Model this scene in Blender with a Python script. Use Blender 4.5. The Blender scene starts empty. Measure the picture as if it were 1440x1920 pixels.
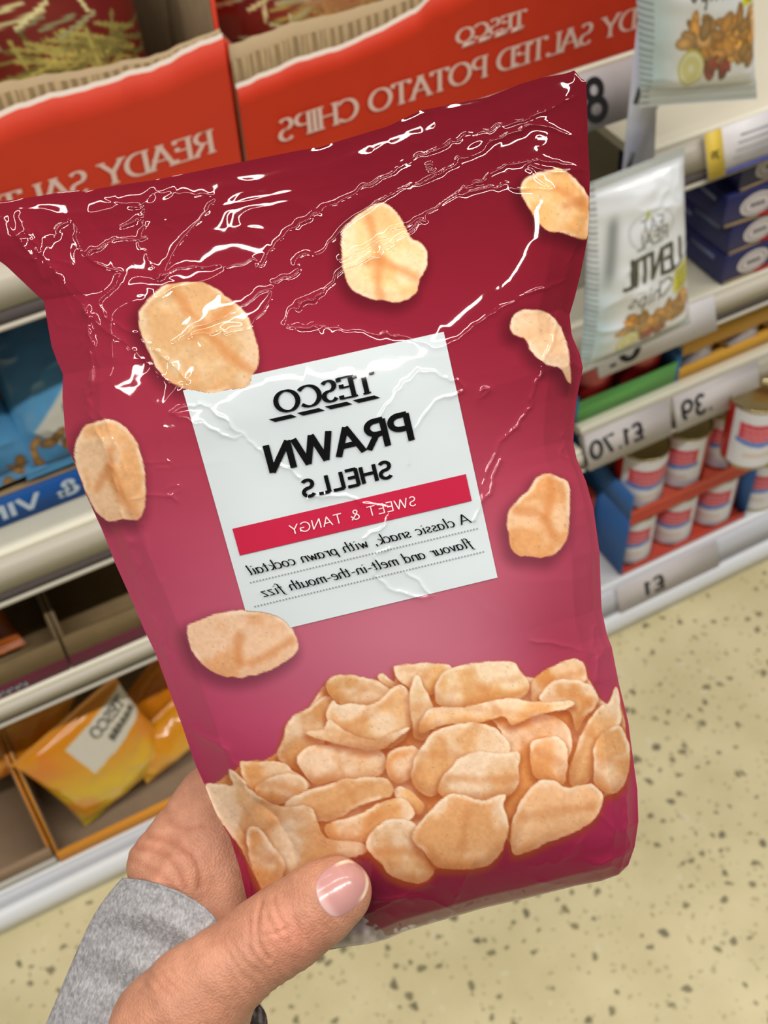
import bpy, math, random
import numpy as np
from mathutils import Vector, Matrix
from mathutils.bvhtree import BVHTree

S = bpy.context.scene
COL = S.collection
rng = np.random.default_rng(7)
random.seed(7)

# ------------------------------------------------------------------ camera, world, lights, exposure
F = 2292.6                                   # focal length in pixels of the 1440 x 1920 frame
R3 = np.array([[0.88106067, 0.04267762, -0.471074], [-0.37583865, 0.66784919, -0.64243503], [0.2871888, 0.74307205, 0.60445555]])
M3 = np.array([R3[:, 0], R3[:, 2], -R3[:, 1]]).T      # world -> camera (right, down, forward)
EYE = np.array([0.0, 0.0, 1.55])
D = 0.866                                    # distance of the shelf fronts

cam_d = bpy.data.cameras.new('camera')
cam = bpy.data.objects.new('camera', cam_d)
COL.objects.link(cam)
right, down, fwd = M3
cam.matrix_world = Matrix(((right[0], -down[0], -fwd[0], EYE[0]), (right[1], -down[1], -fwd[1], EYE[1]), (right[2], -down[2], -fwd[2], EYE[2]), (0, 0, 0, 1)))
cam_d.sensor_fit = 'VERTICAL'
cam_d.sensor_height = 36.0
cam_d.lens = F / 1920 * 36.0
cam_d.clip_start = 0.01
cam_d.dof.use_dof = True
cam_d.dof.focus_distance = 0.345
cam_d.dof.aperture_fstop = 24.0
S.camera = cam

wd = bpy.data.worlds.new('store_ambient')
S.world = wd
wd.use_nodes = True
wd.node_tree.nodes['Background'].inputs[0].default_value = (0.93, 0.96, 1.0, 1)
wd.node_tree.nodes['Background'].inputs[1].default_value = 0.13

def strip_light(x, y, z, lx, ly, power, colr=(1.0, 0.96, 0.88)):
    l = bpy.data.lights.new('ceiling_tube', 'AREA')
    l.shape = 'RECTANGLE'; l.size = lx; l.size_y = ly; l.energy = power; l.color = colr
    o = bpy.data.objects.new('ceiling_tube', l); COL.objects.link(o)
    o.location = (x, y, z)
    return o
for ly, pw in ((-0.45, 35.0), (0.62, 14.0), (2.1, 7.0)):
    for lx in (-2.5, -0.85, 0.8, 2.45): strip_light(lx, ly, 3.0, 1.45, 0.055, pw)

S.view_settings.view_transform = 'Standard'
S.view_settings.look = 'None'
S.view_settings.exposure = -0.48
S.view_settings.gamma = 1.0
S.view_settings.use_curve_mapping = False

# ------------------------------------------------------------------ helpers
def lin(c):
    c = np.asarray(c, float) / 255.0
    return np.where(c <= 0.04045, c / 12.92, ((c + 0.055) / 1.055) ** 2.4)

def ray(x, y):
    return M3.T @ np.array([(x - 720) / F, (y - 960) / F, 1.0])
def at(x, y, Y=D):                            # the point of the vertical plane Y seen at a pixel
    r = ray(x, y); return EYE + r * (Y / r[1])
def W(x, y, d):                               # pixel + depth -> world, vectorised
    x = np.asarray(x, float); y = np.asarray(y, float); d = np.asarray(d, float) + x * 0
    c = np.stack([(x - 720) / F * d, (y - 960) / F * d, d], -1)
    return c @ M3 + EYE

MATS = {}
def mat(name, rgb=(200, 200, 200), rough=0.5, metal=0.0, attr=False, coat=0.0, coat_rough=0.05, spec=0.5,
        noise=0.0, nscale=30.0, bump=0.0, bscale=200.0, alpha=1.0, trans=0.0, sss=0.0, emit=0.0, bdist=0.001, weave=False):
    if name in MATS: return MATS[name]
    m = bpy.data.materials.new(name); m.use_nodes = True
    nt = m.node_tree; N = nt.nodes; L = nt.links
    b = N['Principled BSDF']
    c = tuple(lin(rgb)) + (1,)
    b.inputs['Base Color'].default_value = c
    b.inputs['Roughness'].default_value = rough
    b.inputs['Metallic'].default_value = metal
    b.inputs['Specular IOR Level'].default_value = spec
    b.inputs['Coat Weight'].default_value = coat
    b.inputs['Coat Roughness'].default_value = coat_rough
    b.inputs['Alpha'].default_value = alpha
    b.inputs['Transmission Weight'].default_value = trans
    if emit: b.inputs['Emission Color'].default_value = c; b.inputs['Emission Strength'].default_value = emit
    if sss:
        b.inputs['Subsurface Weight'].default_value = sss
        b.inputs['Subsurface Radius'].default_value = (1.0, 0.35, 0.2)
        b.inputs['Subsurface Scale'].default_value = 0.003
    src = None
    if attr:
        a = N.new('ShaderNodeAttribute'); a.attribute_name = 'col'; src = a.outputs['Color']
    tc = N.new('ShaderNodeTexCoord')
    if noise:
        n = N.new('ShaderNodeTexNoise'); n.inputs['Scale'].default_value = nscale; n.inputs['Detail'].default_value = 4
        L.new(tc.outputs['Object'], n.inputs['Vector'])
        r = N.new('ShaderNodeMapRange'); r.inputs[1].default_value = 0.3; r.inputs[2].default_value = 0.7
        r.inputs[3].default_value = 1 - noise; r.inputs[4].default_value = 1 + noise
        L.new(n.outputs['Fac'], r.inputs[0])
        mx = N.new('ShaderNodeMix'); mx.data_type = 'RGBA'; mx.blend_type = 'MULTIPLY'; mx.inputs[0].default_value = 1
        if src: L.new(src, mx.inputs[6])
        else: mx.inputs[6].default_value = c
        L.new(r.outputs[0], mx.inputs[7]); src = mx.outputs[2]
    if src: L.new(src, b.inputs['Base Color'])
    if bump:
        if weave:
            n = N.new('ShaderNodeTexVoronoi'); n.inputs['Scale'].default_value = bscale; o = n.outputs['Distance']
        else:
            n = N.new('ShaderNodeTexNoise'); n.inputs['Scale'].default_value = bscale; n.inputs['Detail'].default_value = 3; o = n.outputs['Fac']
        L.new(tc.outputs['Object'], n.inputs['Vector'])
        bp = N.new('ShaderNodeBump'); bp.inputs['Strength'].default_value = bump; bp.inputs['Distance'].default_value = bdist
        L.new(o, bp.inputs['Height']); L.new(bp.outputs[0], b.inputs['Normal'])
    MATS[name] = m
    return m

def tag(o, label=None, cat=None, group=None, kind=None):
    if label: o['label'] = label
    if cat: o['category'] = cat
    if group: o['group'] = group
    if kind: o['kind'] = kind
    return o
def thing(name, loc, label, cat, group=None):
    o = bpy.data.objects.new(name, None); COL.objects.link(o)
    o.empty_display_size = 0.02
    o.location = tuple(float(v) for v in loc)
    return tag(o, label, cat, group)
def wloc(o):
    v = Vector((0, 0, 0)); p = o
    while p is not None: v = v + p.location; p = p.parent
    return np.array(v)
def mesh(name, V, faces, m, parent=None, loc=None, col=None, smooth=True):
    """V world coordinates (n,3); faces = list of int arrays (k,3)/(k,4); one mesh object"""
    V = np.asarray(V, float)
    base = wloc(parent) if parent is not None else (np.zeros(3) if loc is None else np.asarray(loc, float))
    me = bpy.data.meshes.new(name)
    loops = []; starts = []; tot = 0; k = 0
    for f in faces:
        f = np.asarray(f, np.int32)
        if len(f) == 0: continue
        loops.append(f.ravel()); starts.append(k + np.arange(len(f)) * f.shape[1]); k += f.size; tot += len(f)
    loops = np.concatenate(loops).astype(np.int32); starts = np.concatenate(starts).astype(np.int32)
    me.vertices.add(len(V)); me.vertices.foreach_set('co', (V - base).astype(np.float32).ravel())
    me.loops.add(len(loops)); me.loops.foreach_set('vertex_index', loops)
    me.polygons.add(tot); me.polygons.foreach_set('loop_start', starts)
    me.update(calc_edges=True); me.validate()
    if smooth: me.polygons.foreach_set('use_smooth', np.ones(len(me.polygons), bool))
    if col is not None:
        a = me.color_attributes.new('col', 'FLOAT_COLOR', 'POINT')
        c = np.ones((len(V), 4), np.float32); c[:, :3] = lin(col); a.data.foreach_set('color', c.ravel())
    me.materials.append(m)
    o = bpy.data.objects.new(name, me); COL.objects.link(o)
    if parent is not None: o.parent = parent
    else: o.location = tuple(float(v) for v in base)
    return o
class MB:
    def __init__(s): s.V = []; s.Q = []; s.T = []; s.n = 0
    def add(s, V, Q=(), T=()):
        V = np.asarray(V, float).reshape(-1, 3)
        if len(Q): s.Q.append(np.asarray(Q) + s.n)
        if len(T): s.T.append(np.asarray(T) + s.n)
        s.V.append(V); s.n += len(V)
    def box(s, x0, x1, y0, y1, z0, z1):
        V = [(x, y, z) for x in (x0, x1) for y in (y0, y1) for z in (z0, z1)]
        s.add(V, [(0, 1, 3, 2), (4, 6, 7, 5), (0, 4, 5, 1), (2, 3, 7, 6), (0, 2, 6, 4), (1, 5, 7, 3)])
        return s
    def obox(s, o, a, b, c):                 # oriented box: corner o, edge vectors
        o, a, b, c = [np.asarray(v, float) for v in (o, a, b, c)]
        V = [o + i * a + j * b + k * c for i in (0, 1) for j in (0, 1) for k in (0, 1)]
        s.add(V, [(0, 1, 3, 2), (4, 6, 7, 5), (0, 4, 5, 1), (2, 3, 7, 6), (0, 2, 6, 4), (1, 5, 7, 3)])
        return s
    def extrude_x(s, prof, x0, x1):          # closed (y,z) profile swept along x
        n = len(prof); V = [(x0, y, z) for y, z in prof] + [(x1, y, z) for y, z in prof]
        s.add(V, [(i, (i + 1) % n, n + (i + 1) % n, n + i) for i in range(n)])
        for b in (0, n): s.add([V[b + i] for i in range(n)], (), [(0, i, i + 1) for i in range(1, n - 1)])
        return s
    def build(s, name, m, parent=None, loc=None, smooth=False, bevel=0.0):
        fs = ([np.concatenate(s.Q)] if s.Q else []) + ([np.concatenate(s.T)] if s.T else [])
        o = mesh(name, np.concatenate(s.V), fs, m, parent, loc, smooth=smooth)
        if bevel:
            b = o.modifiers.new('bevel', 'BEVEL'); b.width = bevel; b.segments = 2; b.limit_method = 'ANGLE'
        return o
def grid_quads(nu, nv):
    i = np.arange(nv - 1)[:, None] * nu + np.arange(nu - 1)[None, :]
    return np.stack([i, i + nu, i + nu + 1, i + 1], -1).reshape(-1, 4)

def vnoise(x, y, sc, seed=0):
    r = np.random.default_rng(seed + 1000); G = r.random((257, 257))
    x = np.asarray(x) / sc + 31.7; y = np.asarray(y) / sc + 17.3
    xi = np.floor(x).astype(int); yi = np.floor(y).astype(int); fx = x - xi; fy = y - yi
    fx = fx * fx * (3 - 2 * fx); fy = fy * fy * (3 - 2 * fy); xi %= 256; yi %= 256
    return (G[xi, yi] * (1 - fx) + G[xi + 1, yi] * fx) * (1 - fy) + (G[xi, yi + 1] * (1 - fx) + G[xi + 1, yi + 1] * fx) * fy
def fbm(x, y, sc, seed=0, o=3):
    s = 0; a = 1; t = 0
    for k in range(o): s = s + a * vnoise(x, y, sc / 2 ** k, seed + k); t += a; a *= 0.5
    return s / t
def sstep(a, b, x):
    t = np.clip((x - a) / (b - a), 0, 1); return t * t * (3 - 2 * t)
def seg_dist(X, Y, pts):
    d = np.full(X.shape, 1e9)
    for (x0, y0), (x1, y1) in zip(pts[:-1], pts[1:]):
        dx, dy = x1 - x0, y1 - y0; l = dx * dx + dy * dy + 1e-12
        t = np.clip(((X - x0) * dx + (Y - y0) * dy) / l, 0, 1)
        d = np.minimum(d, (X - x0 - t * dx) ** 2 + (Y - y0 - t * dy) ** 2)
    return np.sqrt(d)
def chaikin(p, n=1, closed=True):
    p = np.asarray(p, float)
    for _ in range(n):
        if closed: q = np.roll(p, -1, 0)
        else: q = p[1:]; 
        a = p if closed else p[:-1]
        r = np.empty((2 * len(a), 2)); r[0::2] = .75 * a + .25 * q; r[1::2] = .25 * a + .75 * q
        if not closed: r = np.vstack([p[:1], r, p[-1:]])
        p = r
    return p
def sdf(X, Y, poly):                          # signed distance, negative inside
    d = seg_dist(X, Y, np.vstack([poly, poly[:1]])); ins = np.zeros(X.shape, bool)
    P = np.asarray(poly); Q = np.roll(P, -1, 0)
    for (x0, y0), (x1, y1) in zip(P, Q):
        if y0 == y1: continue
        c = ((y0 > Y) != (y1 > Y)) & (X < (x1 - x0) * (Y - y0) / (y1 - y0) + x0); ins ^= c
    return np.where(ins, -d, d)
def resample(p, n):
    p = np.asarray(p, float); s = np.concatenate([[0], np.cumsum(np.linalg.norm(np.diff(p, axis=0), axis=1))]); s /= s[-1]
    t = np.linspace(0, 1, n); return np.stack([np.interp(t, s, p[:, k]) for k in range(p.shape[1])], -1)
def coons(top, rgt, bot, lft, nu, nv):        # top, bot left->right; lft, rgt top->bottom
    T = resample(top, nu)[None]; B = resample(bot, nu)[None]; L = resample(lft, nv)[:, None]; Rr = resample(rgt, nv)[:, None]
    s = np.linspace(0, 1, nu)[None, :, None]; t = np.linspace(0, 1, nv)[:, None, None]
    P = (1 - t) * T + t * B + (1 - s) * L + s * Rr - ((1 - s) * (1 - t) * T[:, :1] + s * (1 - t) * T[:, -1:] + (1 - s) * t * B[:, :1] + s * t * B[:, -1:])
    return P, s[..., 0] + 0 * t[..., 0], t[..., 0] + 0 * s[..., 0]

# ------------------------------------------------------------------ lettering: stroke skeletons
def ar(cx, cy, rx, ry, a0, a1):
    n = max(5, int(abs(a1 - a0) / 15)); t = np.radians(np.linspace(a0, a1, n))
    return [(cx + rx * math.cos(a), cy + ry * math.sin(a)) for a in t]
G = {
 'A': (.76, [[(0, 0), (.38, 1)], [(.38, 1), (.76, 0)], [(.14, .34), (.62, .34)]]),
 'C': (.74, [ar(.44, .5, .43, .5, 45, 315)]),
 'D': (.74, [[(.05, 0), (.05, 1)], [(.05, 1), (.26, 1)] + ar(.28, .5, .44, .5, 90, -90) + [(.05, 0)]]),
 'E': (.56, [[(.05, 0), (.05, 1)], [(.05, 1), (.52, 1)], [(.05, .52), (.46, .52)], [(.05, 0), (.54, 0)]]),
 'G': (.8, [ar(.44, .5, .43, .5, 45, 340), [(.5, .46), (.84, .46)], [(.84, .46), (.84, .1)]]),
 'H': (.72, [[(.05, 0), (.05, 1)], [(.67, 0), (.67, 1)], [(.05, .52), (.67, .52)]]),
 'I': (.16, [[(.08, 0), (.08, 1)]]),
 'L': (.54, [[(.05, 0), (.05, 1)], [(.05, 0), (.52, 0)]]),
 'N': (.76, [[(.06, 0), (.06, 1)], [(.06, 1), (.7, 0)], [(.7, 0), (.7, 1)]]),
 'O': (.88, [ar(.44, .5, .43, .5, 0, 360)]),
 'P': (.6, [[(.05, 0), (.05, 1)], [(.05, 1), (.3, 1)] + ar(.3, .74, .26, .26, 90, -90) + [(.05, .48)]]),
 'R': (.66, [[(.05, 0), (.05, 1)], [(.05, 1), (.3, 1)] + ar(.3, .75, .25, .25, 90, -90) + [(.05, .5)], [(.3, .5), (.62, 0)]]),
 'S': (.56, [ar(.28, .755, .23, .245, 35, 270) + ar(.28, .255, .25, .255, 90, -145)]),
 'T': (.7, [[(.35, 0), (.35, 1)], [(0, 1), (.7, 1)]]),
 'V': (.74, [[(0, 1), (.37, 0)], [(.37, 0), (.74, 1)]]),
 'W': (1.06, [[(0, 1), (.26, 0)], [(.26, 0), (.53, 1)], [(.53, 1), (.8, 0)], [(.8, 0), (1.06, 1)]]),
 'Y': (.7, [[(0, 1), (.35, .48)], [(.7, 1), (.35, .48)], [(.35, .48), (.35, 0)]]),
 '&': (.76, [[(.72, .42), (.52, .1)] + ar(.3, .24, .26, .24, -20, -200) + [(.12, .46), (.42, .66)] + ar(.3, .82, .17, .18, -40, 220) + [(.2, .62), (.7, 0)]]),
 '£': (.6, [ar(.36, .78, .2, .22, 20, 180) + [(.17, .5), (.2, .25), (.06, .02), (.56, .02)], [(.04, .46), (.44, .46)]]),
 '0': (.62, [ar(.31, .5, .28, .5, 0, 360)]), '1': (.36, [[(.06, .8), (.24, 1), (.24, 0)]]),
 '2': (.58, [ar(.28, .72, .24, .28, 165, -35) + [(.03, 0), (.54, 0)]]),
 '3': (.58, [ar(.27, .75, .22, .25, 150, -90), ar(.27, .26, .25, .26, 90, -150)]),
 '7': (.56, [[(.02, 1), (.54, 1), (.2, 0)]]), '8': (.6, [ar(.3, .76, .22, .24, 0, 360), ar(.3, .26, .27, .26, 0, 360)]),
 '9': (.6, [ar(.3, .7, .26, .3, 0, 360), [(.56, .7)] + ar(.26, .36, .3, .36, 20, -60)]),
 '.': (.22, [[(.1, 0), (.1, .06)]]), ',': (.24, [[(.14, .08), (.1, -.14)]]), '-': (.36, [[(.04, .3), (.3, .3)]]), ' ': (.34, []),
 '~': (.5, [[(0, .1), (.1, .8), (.2, .2), (.3, .9), (.36, .1), (.46, .7)]]),
 'a': (.5, [ar(.24, .29, .2, .29, 40, 360), [(.44, .58), (.42, .1), (.5, 0)]]),
 'c': (.42, [ar(.26, .3, .22, .3, 50, 310)]),
 'd': (.52, [ar(.24, .29, .2, .29, 40, 360), [(.46, 1), (.42, .1), (.5, 0)]]),
 'e': (.44, [[(.04, .3), (.3, .36)] + ar(.24, .42, .15, .18, 0, 130) + ar(.24, .29, .22, .29, 150, 310)]),
 'f': (.34, [ar(.34, .86, .12, .14, 60, 180) + [(.16, .3), (.1, -.2), (-.02, -.28)], [(.02, .58), (.32, .58)]]),
 'h': (.5, [[(.06, 1), (.04, 0)], [(.05, .3)] + ar(.24, .38, .18, .2, 150, 0) + [(.4, .08), (.48, 0)]]),
 'i': (.24, [[(.1, .58), (.08, .08), (.16, 0)], [(.12, .8), (.12, .84)]]),
 'k': (.48, [[(.06, 1), (.04, 0)], [(.38, .56), (.07, .28), (.3, .0), (.42, .02)]]),
 'l': (.24, [[(.12, 1), (.08, .08), (.17, 0)]]),
 'm': (.76, [[(.05, .58), (.04, 0)], [(.05, .3)] + ar(.2, .38, .14, .2, 150, 0) + [(.33, 0)], [(.34, .3)] + ar(.5, .38, .16, .2, 150, 0) + [(.64, .08), (.72, 0)]]),
 'n': (.5, [[(.05, .58), (.04, 0)], [(.05, .3)] + ar(.24, .38, .17, .2, 150, 0) + [(.4, .08), (.48, 0)]]),
 'o': (.48, [ar(.24, .29, .21, .29, 0, 360)]),
 'p': (.5, [[(.07, .58), (.03, -.3)], ar(.25, .29, .2, .29, 140, -180)]),
 'r': (.36, [[(.05, .58), (.04, 0)], [(.05, .34), (.18, .55), (.33, .56)]]),
 's': (.38, [ar(.2, .44, .13, .14, 40, 250) + ar(.18, .15, .15, .15, 70, -150)]),
 't': (.32, [[(.14, .82), (.1, .1), (.2, 0), (.27, .05)], [(.02, .58), (.3, .58)]]),
 'u': (.5, [[(.06, .58)] + ar(.22, .2, .17, .2, 180, 340), [(.43, .58), (.42, .08), (.5, 0)]]),
 'v': (.44, [[(.04, .58), (.18, 0), (.4, .58)]]),
 'w': (.66, [[(.04, .58), (.16, 0), (.33, .5), (.44, 0), (.62, .58)]]),
 'z': (.44, [[(.06, .56), (.4, .56), (.04, .02), (.4, .02)]]),
}
def skeleton(text, serif=False, shear=0.0, track=.1):
    """-> (strokes in cap-height units, total width)"""
    out = []; x = 0
    for ch in text:
        w, st = G[ch]
        for s in st:
            out.append(np.array([(px + x + shear * py, py) for px, py in s]))
            if serif and ch.isupper():
                for e, q in ((s[0], s[1]), (s[-1], s[-2])):
                    dx, dy = e[0] - q[0], e[1] - q[1]
                    if abs(dy) > abs(dx) and (e[1] < .02 or e[1] > .98) and len(s) == 2:
                        out.append(np.array([(e[0] + x - .13 + shear * e[1], e[1]), (e[0] + x + .13 + shear * e[1], e[1])]))
                    elif abs(dx) >= abs(dy) and len(s) == 2 and e[0] > .4 or (ch == 'T' and len(s) == 2 and abs(dx) > abs(dy)):
                        sg = -1 if e[1] > .6 else 1
                        out.append(np.array([(e[0] + x, e[1]), (e[0] + x, e[1] + sg * .14)]))
        x += w + track
    return out, x - track
def stroke_strips(strokes, thick, thin=1.0, nib=0.0, step=None):
    """variable width ribbons as (V2, quads) in the skeleton's own units"""
    Vs = []; Qs = []; ids = []; n = 0
    for si, s in enumerate(strokes):
        if step:
            L = np.linalg.norm(np.diff(s, axis=0), axis=1); pts = [s[0]]
            for a, b, l in zip(s[:-1], s[1:], L):
                k = max(1, int(np.ceil(l / step)))
                for i in range(1, k + 1): pts.append(a + (b - a) * i / k)
            s = np.array(pts)
        if len(s) < 2: continue
        tg = np.gradient(s, axis=0); tg /= np.linalg.norm(tg, axis=1, keepdims=True) + 1e-9
        closed = np.linalg.norm(s[0] - s[-1]) < 1e-6
        if closed: t = s[1] - s[-2]; tg[0] = tg[-1] = t / np.linalg.norm(t)
        nrm = np.stack([-tg[:, 1], tg[:, 0]], -1)
        w = thick * (thin + (1 - thin) * np.abs(tg[:, 1] * math.cos(nib) - tg[:, 0] * math.sin(nib))) / 2
        p = s.copy()
        if not closed: p[0] -= tg[0] * thick * .12; p[-1] += tg[-1] * thick * .12
        V = np.empty((2 * len(s), 2)); V[0::2] = p + nrm * w[:, None]; V[1::2] = p - nrm * w[:, None]
        i = np.arange(len(s) - 1) * 2
        Vs.append(V); Qs.append(np.stack([i, i + 1, i + 3, i + 2], -1) + n); n += len(V); ids.append(np.full(len(V), si))
    return np.concatenate(Vs), np.concatenate(Qs), np.concatenate(ids)
def flat_text(name, text, o, ud, vd, m, parent, width=None, thick=.14, thin=1.0, nib=0.0, serif=False, shear=0.0, track=.1, part_label=None):
    """o world start of the baseline, ud unit reading direction, vd full cap-height vector; width scales the run"""
    st, w = skeleton(text, serif, shear, track)
    V2, Q, ids = stroke_strips(st, thick, thin, nib)
    vd = np.asarray(vd, float); h = np.linalg.norm(vd); ud = np.asarray(ud, float); ud = ud / np.linalg.norm(ud)
    k = (width / w) if width else h
    V = np.asarray(o, float) + V2[:, :1] * k * ud + V2[:, 1:] * vd
    nn = np.cross(ud, vd); nn /= np.linalg.norm(nn); nn = nn if nn @ (EYE - V[0]) > 0 else -nn
    V = V + nn * (ids * 1.5e-5)[:, None]
    ob = mesh(name, V, [Q], m, parent, smooth=False)
    return ob
def paint(img, X, Y, poly, colr, soft=1.0):
    k = np.clip(.5 - sdf(X, Y, np.asarray(poly, float)) / soft, 0, 1)[..., None]
    img[:] = img * (1 - k) + np.asarray(colr, float) * k
def paint_text(img, X, Y, text, o, ud, vd, colr, thick=.16, serif=False, track=.12, a=1.0):
    st, w = skeleton(text, serif, 0, track); ud = np.asarray(ud, float); vd = np.asarray(vd, float); o = np.asarray(o, float)
    h = np.linalg.norm(vd); d = np.full(X.shape, 1e9)
    for s in st: d = np.minimum(d, seg_dist(X, Y, [o + p[0] * ud + p[1] * vd for p in s]))
    k = np.clip((thick * h / 2 - d) / (thick * h * .3) + .5, 0, 1)[..., None] * a
    img[:] = img * (1 - k) + np.asarray(colr, float) * k

# ================================================================== THE SHOP: floor and shelving
def floor_material():
    m = bpy.data.materials.new('speckled_vinyl'); m.use_nodes = True; nt = m.node_tree; N = nt.nodes; L = nt.links; b = N['Principled BSDF']
    b.inputs['Roughness'].default_value = .42
    tc = N.new('ShaderNodeTexCoord'); wn = N.new('ShaderNodeTexNoise'); wn.inputs['Scale'].default_value = 60; wn.inputs['Detail'].default_value = 3
    L.new(tc.outputs['Object'], wn.inputs['Vector'])
    wa = N.new('ShaderNodeMix'); wa.data_type = 'VECTOR'; wa.inputs[0].default_value = .016
    L.new(tc.outputs['Object'], wa.inputs[4]); L.new(wn.outputs['Color'], wa.inputs[5])
    base = N.new('ShaderNodeTexNoise'); base.inputs['Scale'].default_value = 9; base.inputs['Detail'].default_value = 5; L.new(tc.outputs['Object'], base.inputs['Vector'])
    mx = N.new('ShaderNodeMix'); mx.data_type = 'RGBA'; mx.inputs[6].default_value = tuple(lin((224, 212, 172))) + (1,); mx.inputs[7].default_value = tuple(lin((210, 198, 156))) + (1,)
    rr = N.new('ShaderNodeMapRange'); rr.inputs[1].default_value = .35; rr.inputs[2].default_value = .65; L.new(base.outputs['Fac'], rr.inputs[0]); L.new(rr.outputs[0], mx.inputs[0])
    src = mx.outputs[2]
    for sc, thr, colr, dens, strength in ((44, .16, (112, 106, 78), .42, .8), (84, .2, (160, 148, 108), .5, .55), (27, .11, (84, 82, 66), .32, .8), (34, .1, (226, 220, 196), .25, .5)):
        v = N.new('ShaderNodeTexVoronoi'); v.inputs['Scale'].default_value = sc; v.inputs['Randomness'].default_value = 1; v.voronoi_dimensions = '2D'
        mp = N.new('ShaderNodeMapping'); mp.inputs['Location'].default_value = (sc * .37, sc * .11, 0); L.new(wa.outputs[1], mp.inputs[0]); L.new(mp.outputs[0], v.inputs['Vector'])
        sx = N.new('ShaderNodeSeparateColor'); L.new(v.outputs['Color'], sx.inputs[0])
        sz = N.new('ShaderNodeMath'); sz.operation = 'MULTIPLY'; sz.inputs[1].default_value = thr * 1.6; L.new(sx.outputs[1], sz.inputs[0])
        df = N.new('ShaderNodeMath'); df.operation = 'SUBTRACT'; L.new(sz.outputs[0], df.inputs[0]); L.new(v.outputs['Distance'], df.inputs[1])
        k = N.new('ShaderNodeMapRange'); k.inputs[1].default_value = -.03; k.inputs[2].default_value = .06; L.new(df.outputs[0], k.inputs[0])
        g = N.new('ShaderNodeMath'); g.operation = 'LESS_THAN'; g.inputs[1].default_value = dens; L.new(sx.outputs[0], g.inputs[0])
        a = N.new('ShaderNodeMath'); a.operation = 'MULTIPLY'; L.new(k.outputs[0], a.inputs[0]); L.new(g.outputs[0], a.inputs[1])
        a2 = N.new('ShaderNodeMath'); a2.operation = 'MULTIPLY'; a2.inputs[1].default_value = strength; L.new(a.outputs[0], a2.inputs[0])
        q = N.new('ShaderNodeMix'); q.data_type = 'RGBA'; L.new(a2.outputs[0], q.inputs[0]); L.new(src, q.inputs[6]); q.inputs[7].default_value = tuple(lin(colr)) + (1,); src = q.outputs[2]
    sp = N.new('ShaderNodeSeparateXYZ'); L.new(tc.outputs['Object'], sp.inputs[0]); last = None
    for ch, off in ((0, .80), (1, .352)):
        s = N.new('ShaderNodeMath'); s.operation = 'SUBTRACT'; s.inputs[1].default_value = off - .305; L.new(sp.outputs[ch], s.inputs[0])
        w = N.new('ShaderNodeMath'); w.operation = 'PINGPONG'; w.inputs[1].default_value = .305; L.new(s.outputs[0], w.inputs[0])
        d = N.new('ShaderNodeMath'); d.operation = 'SUBTRACT'; d.inputs[0].default_value = .305; L.new(w.outputs[0], d.inputs[1])
        k = N.new('ShaderNodeMapRange'); k.inputs[1].default_value = .0008; k.inputs[2].default_value = .0022; k.inputs[3].default_value = .4; k.inputs[4].default_value = 0; L.new(d.outputs[0], k.inputs[0])
        if last is None: last = k.outputs[0]
        else:
            x = N.new('ShaderNodeMath'); x.operation = 'MAXIMUM'; L.new(last, x.inputs[0]); L.new(k.outputs[0], x.inputs[1]); last = x.outputs[0]
    q = N.new('ShaderNodeMix'); q.data_type = 'RGBA'; L.new(last, q.inputs[0]); L.new(src, q.inputs[6]); q.inputs[7].default_value = tuple(lin((220, 210, 176))) + (1,)
    L.new(q.outputs[2], b.inputs['Base Color'])
    return m
mb = MB(); mb.box(-3.0, 4.0, -3.2, 3.0, -.02, 0)
tag(mb.build('floor', floor_material()), kind='structure')

STEEL = mat('cream_shelf_steel', (226, 221, 203), .4, spec=.4)
RAIL = mat('grey_label_rail', (186, 179, 164), .35, spec=.5)
KICK = mat('white_plinth', (226, 229, 234), .3, spec=.5)
INK = mat('price_ink', (26, 26, 28), .5)
CARDW = mat('price_card', (208, 202, 204), .4, spec=.4)
KRAFT = mat('kraft_board', (165, 140, 104), .85, noise=.1, nscale=60)
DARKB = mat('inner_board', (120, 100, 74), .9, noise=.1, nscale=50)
bay_back = mat('back_panel_steel', (170, 162, 146), .5)
TILT = .42                                    # rails lean back by this much per metre of height

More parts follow.
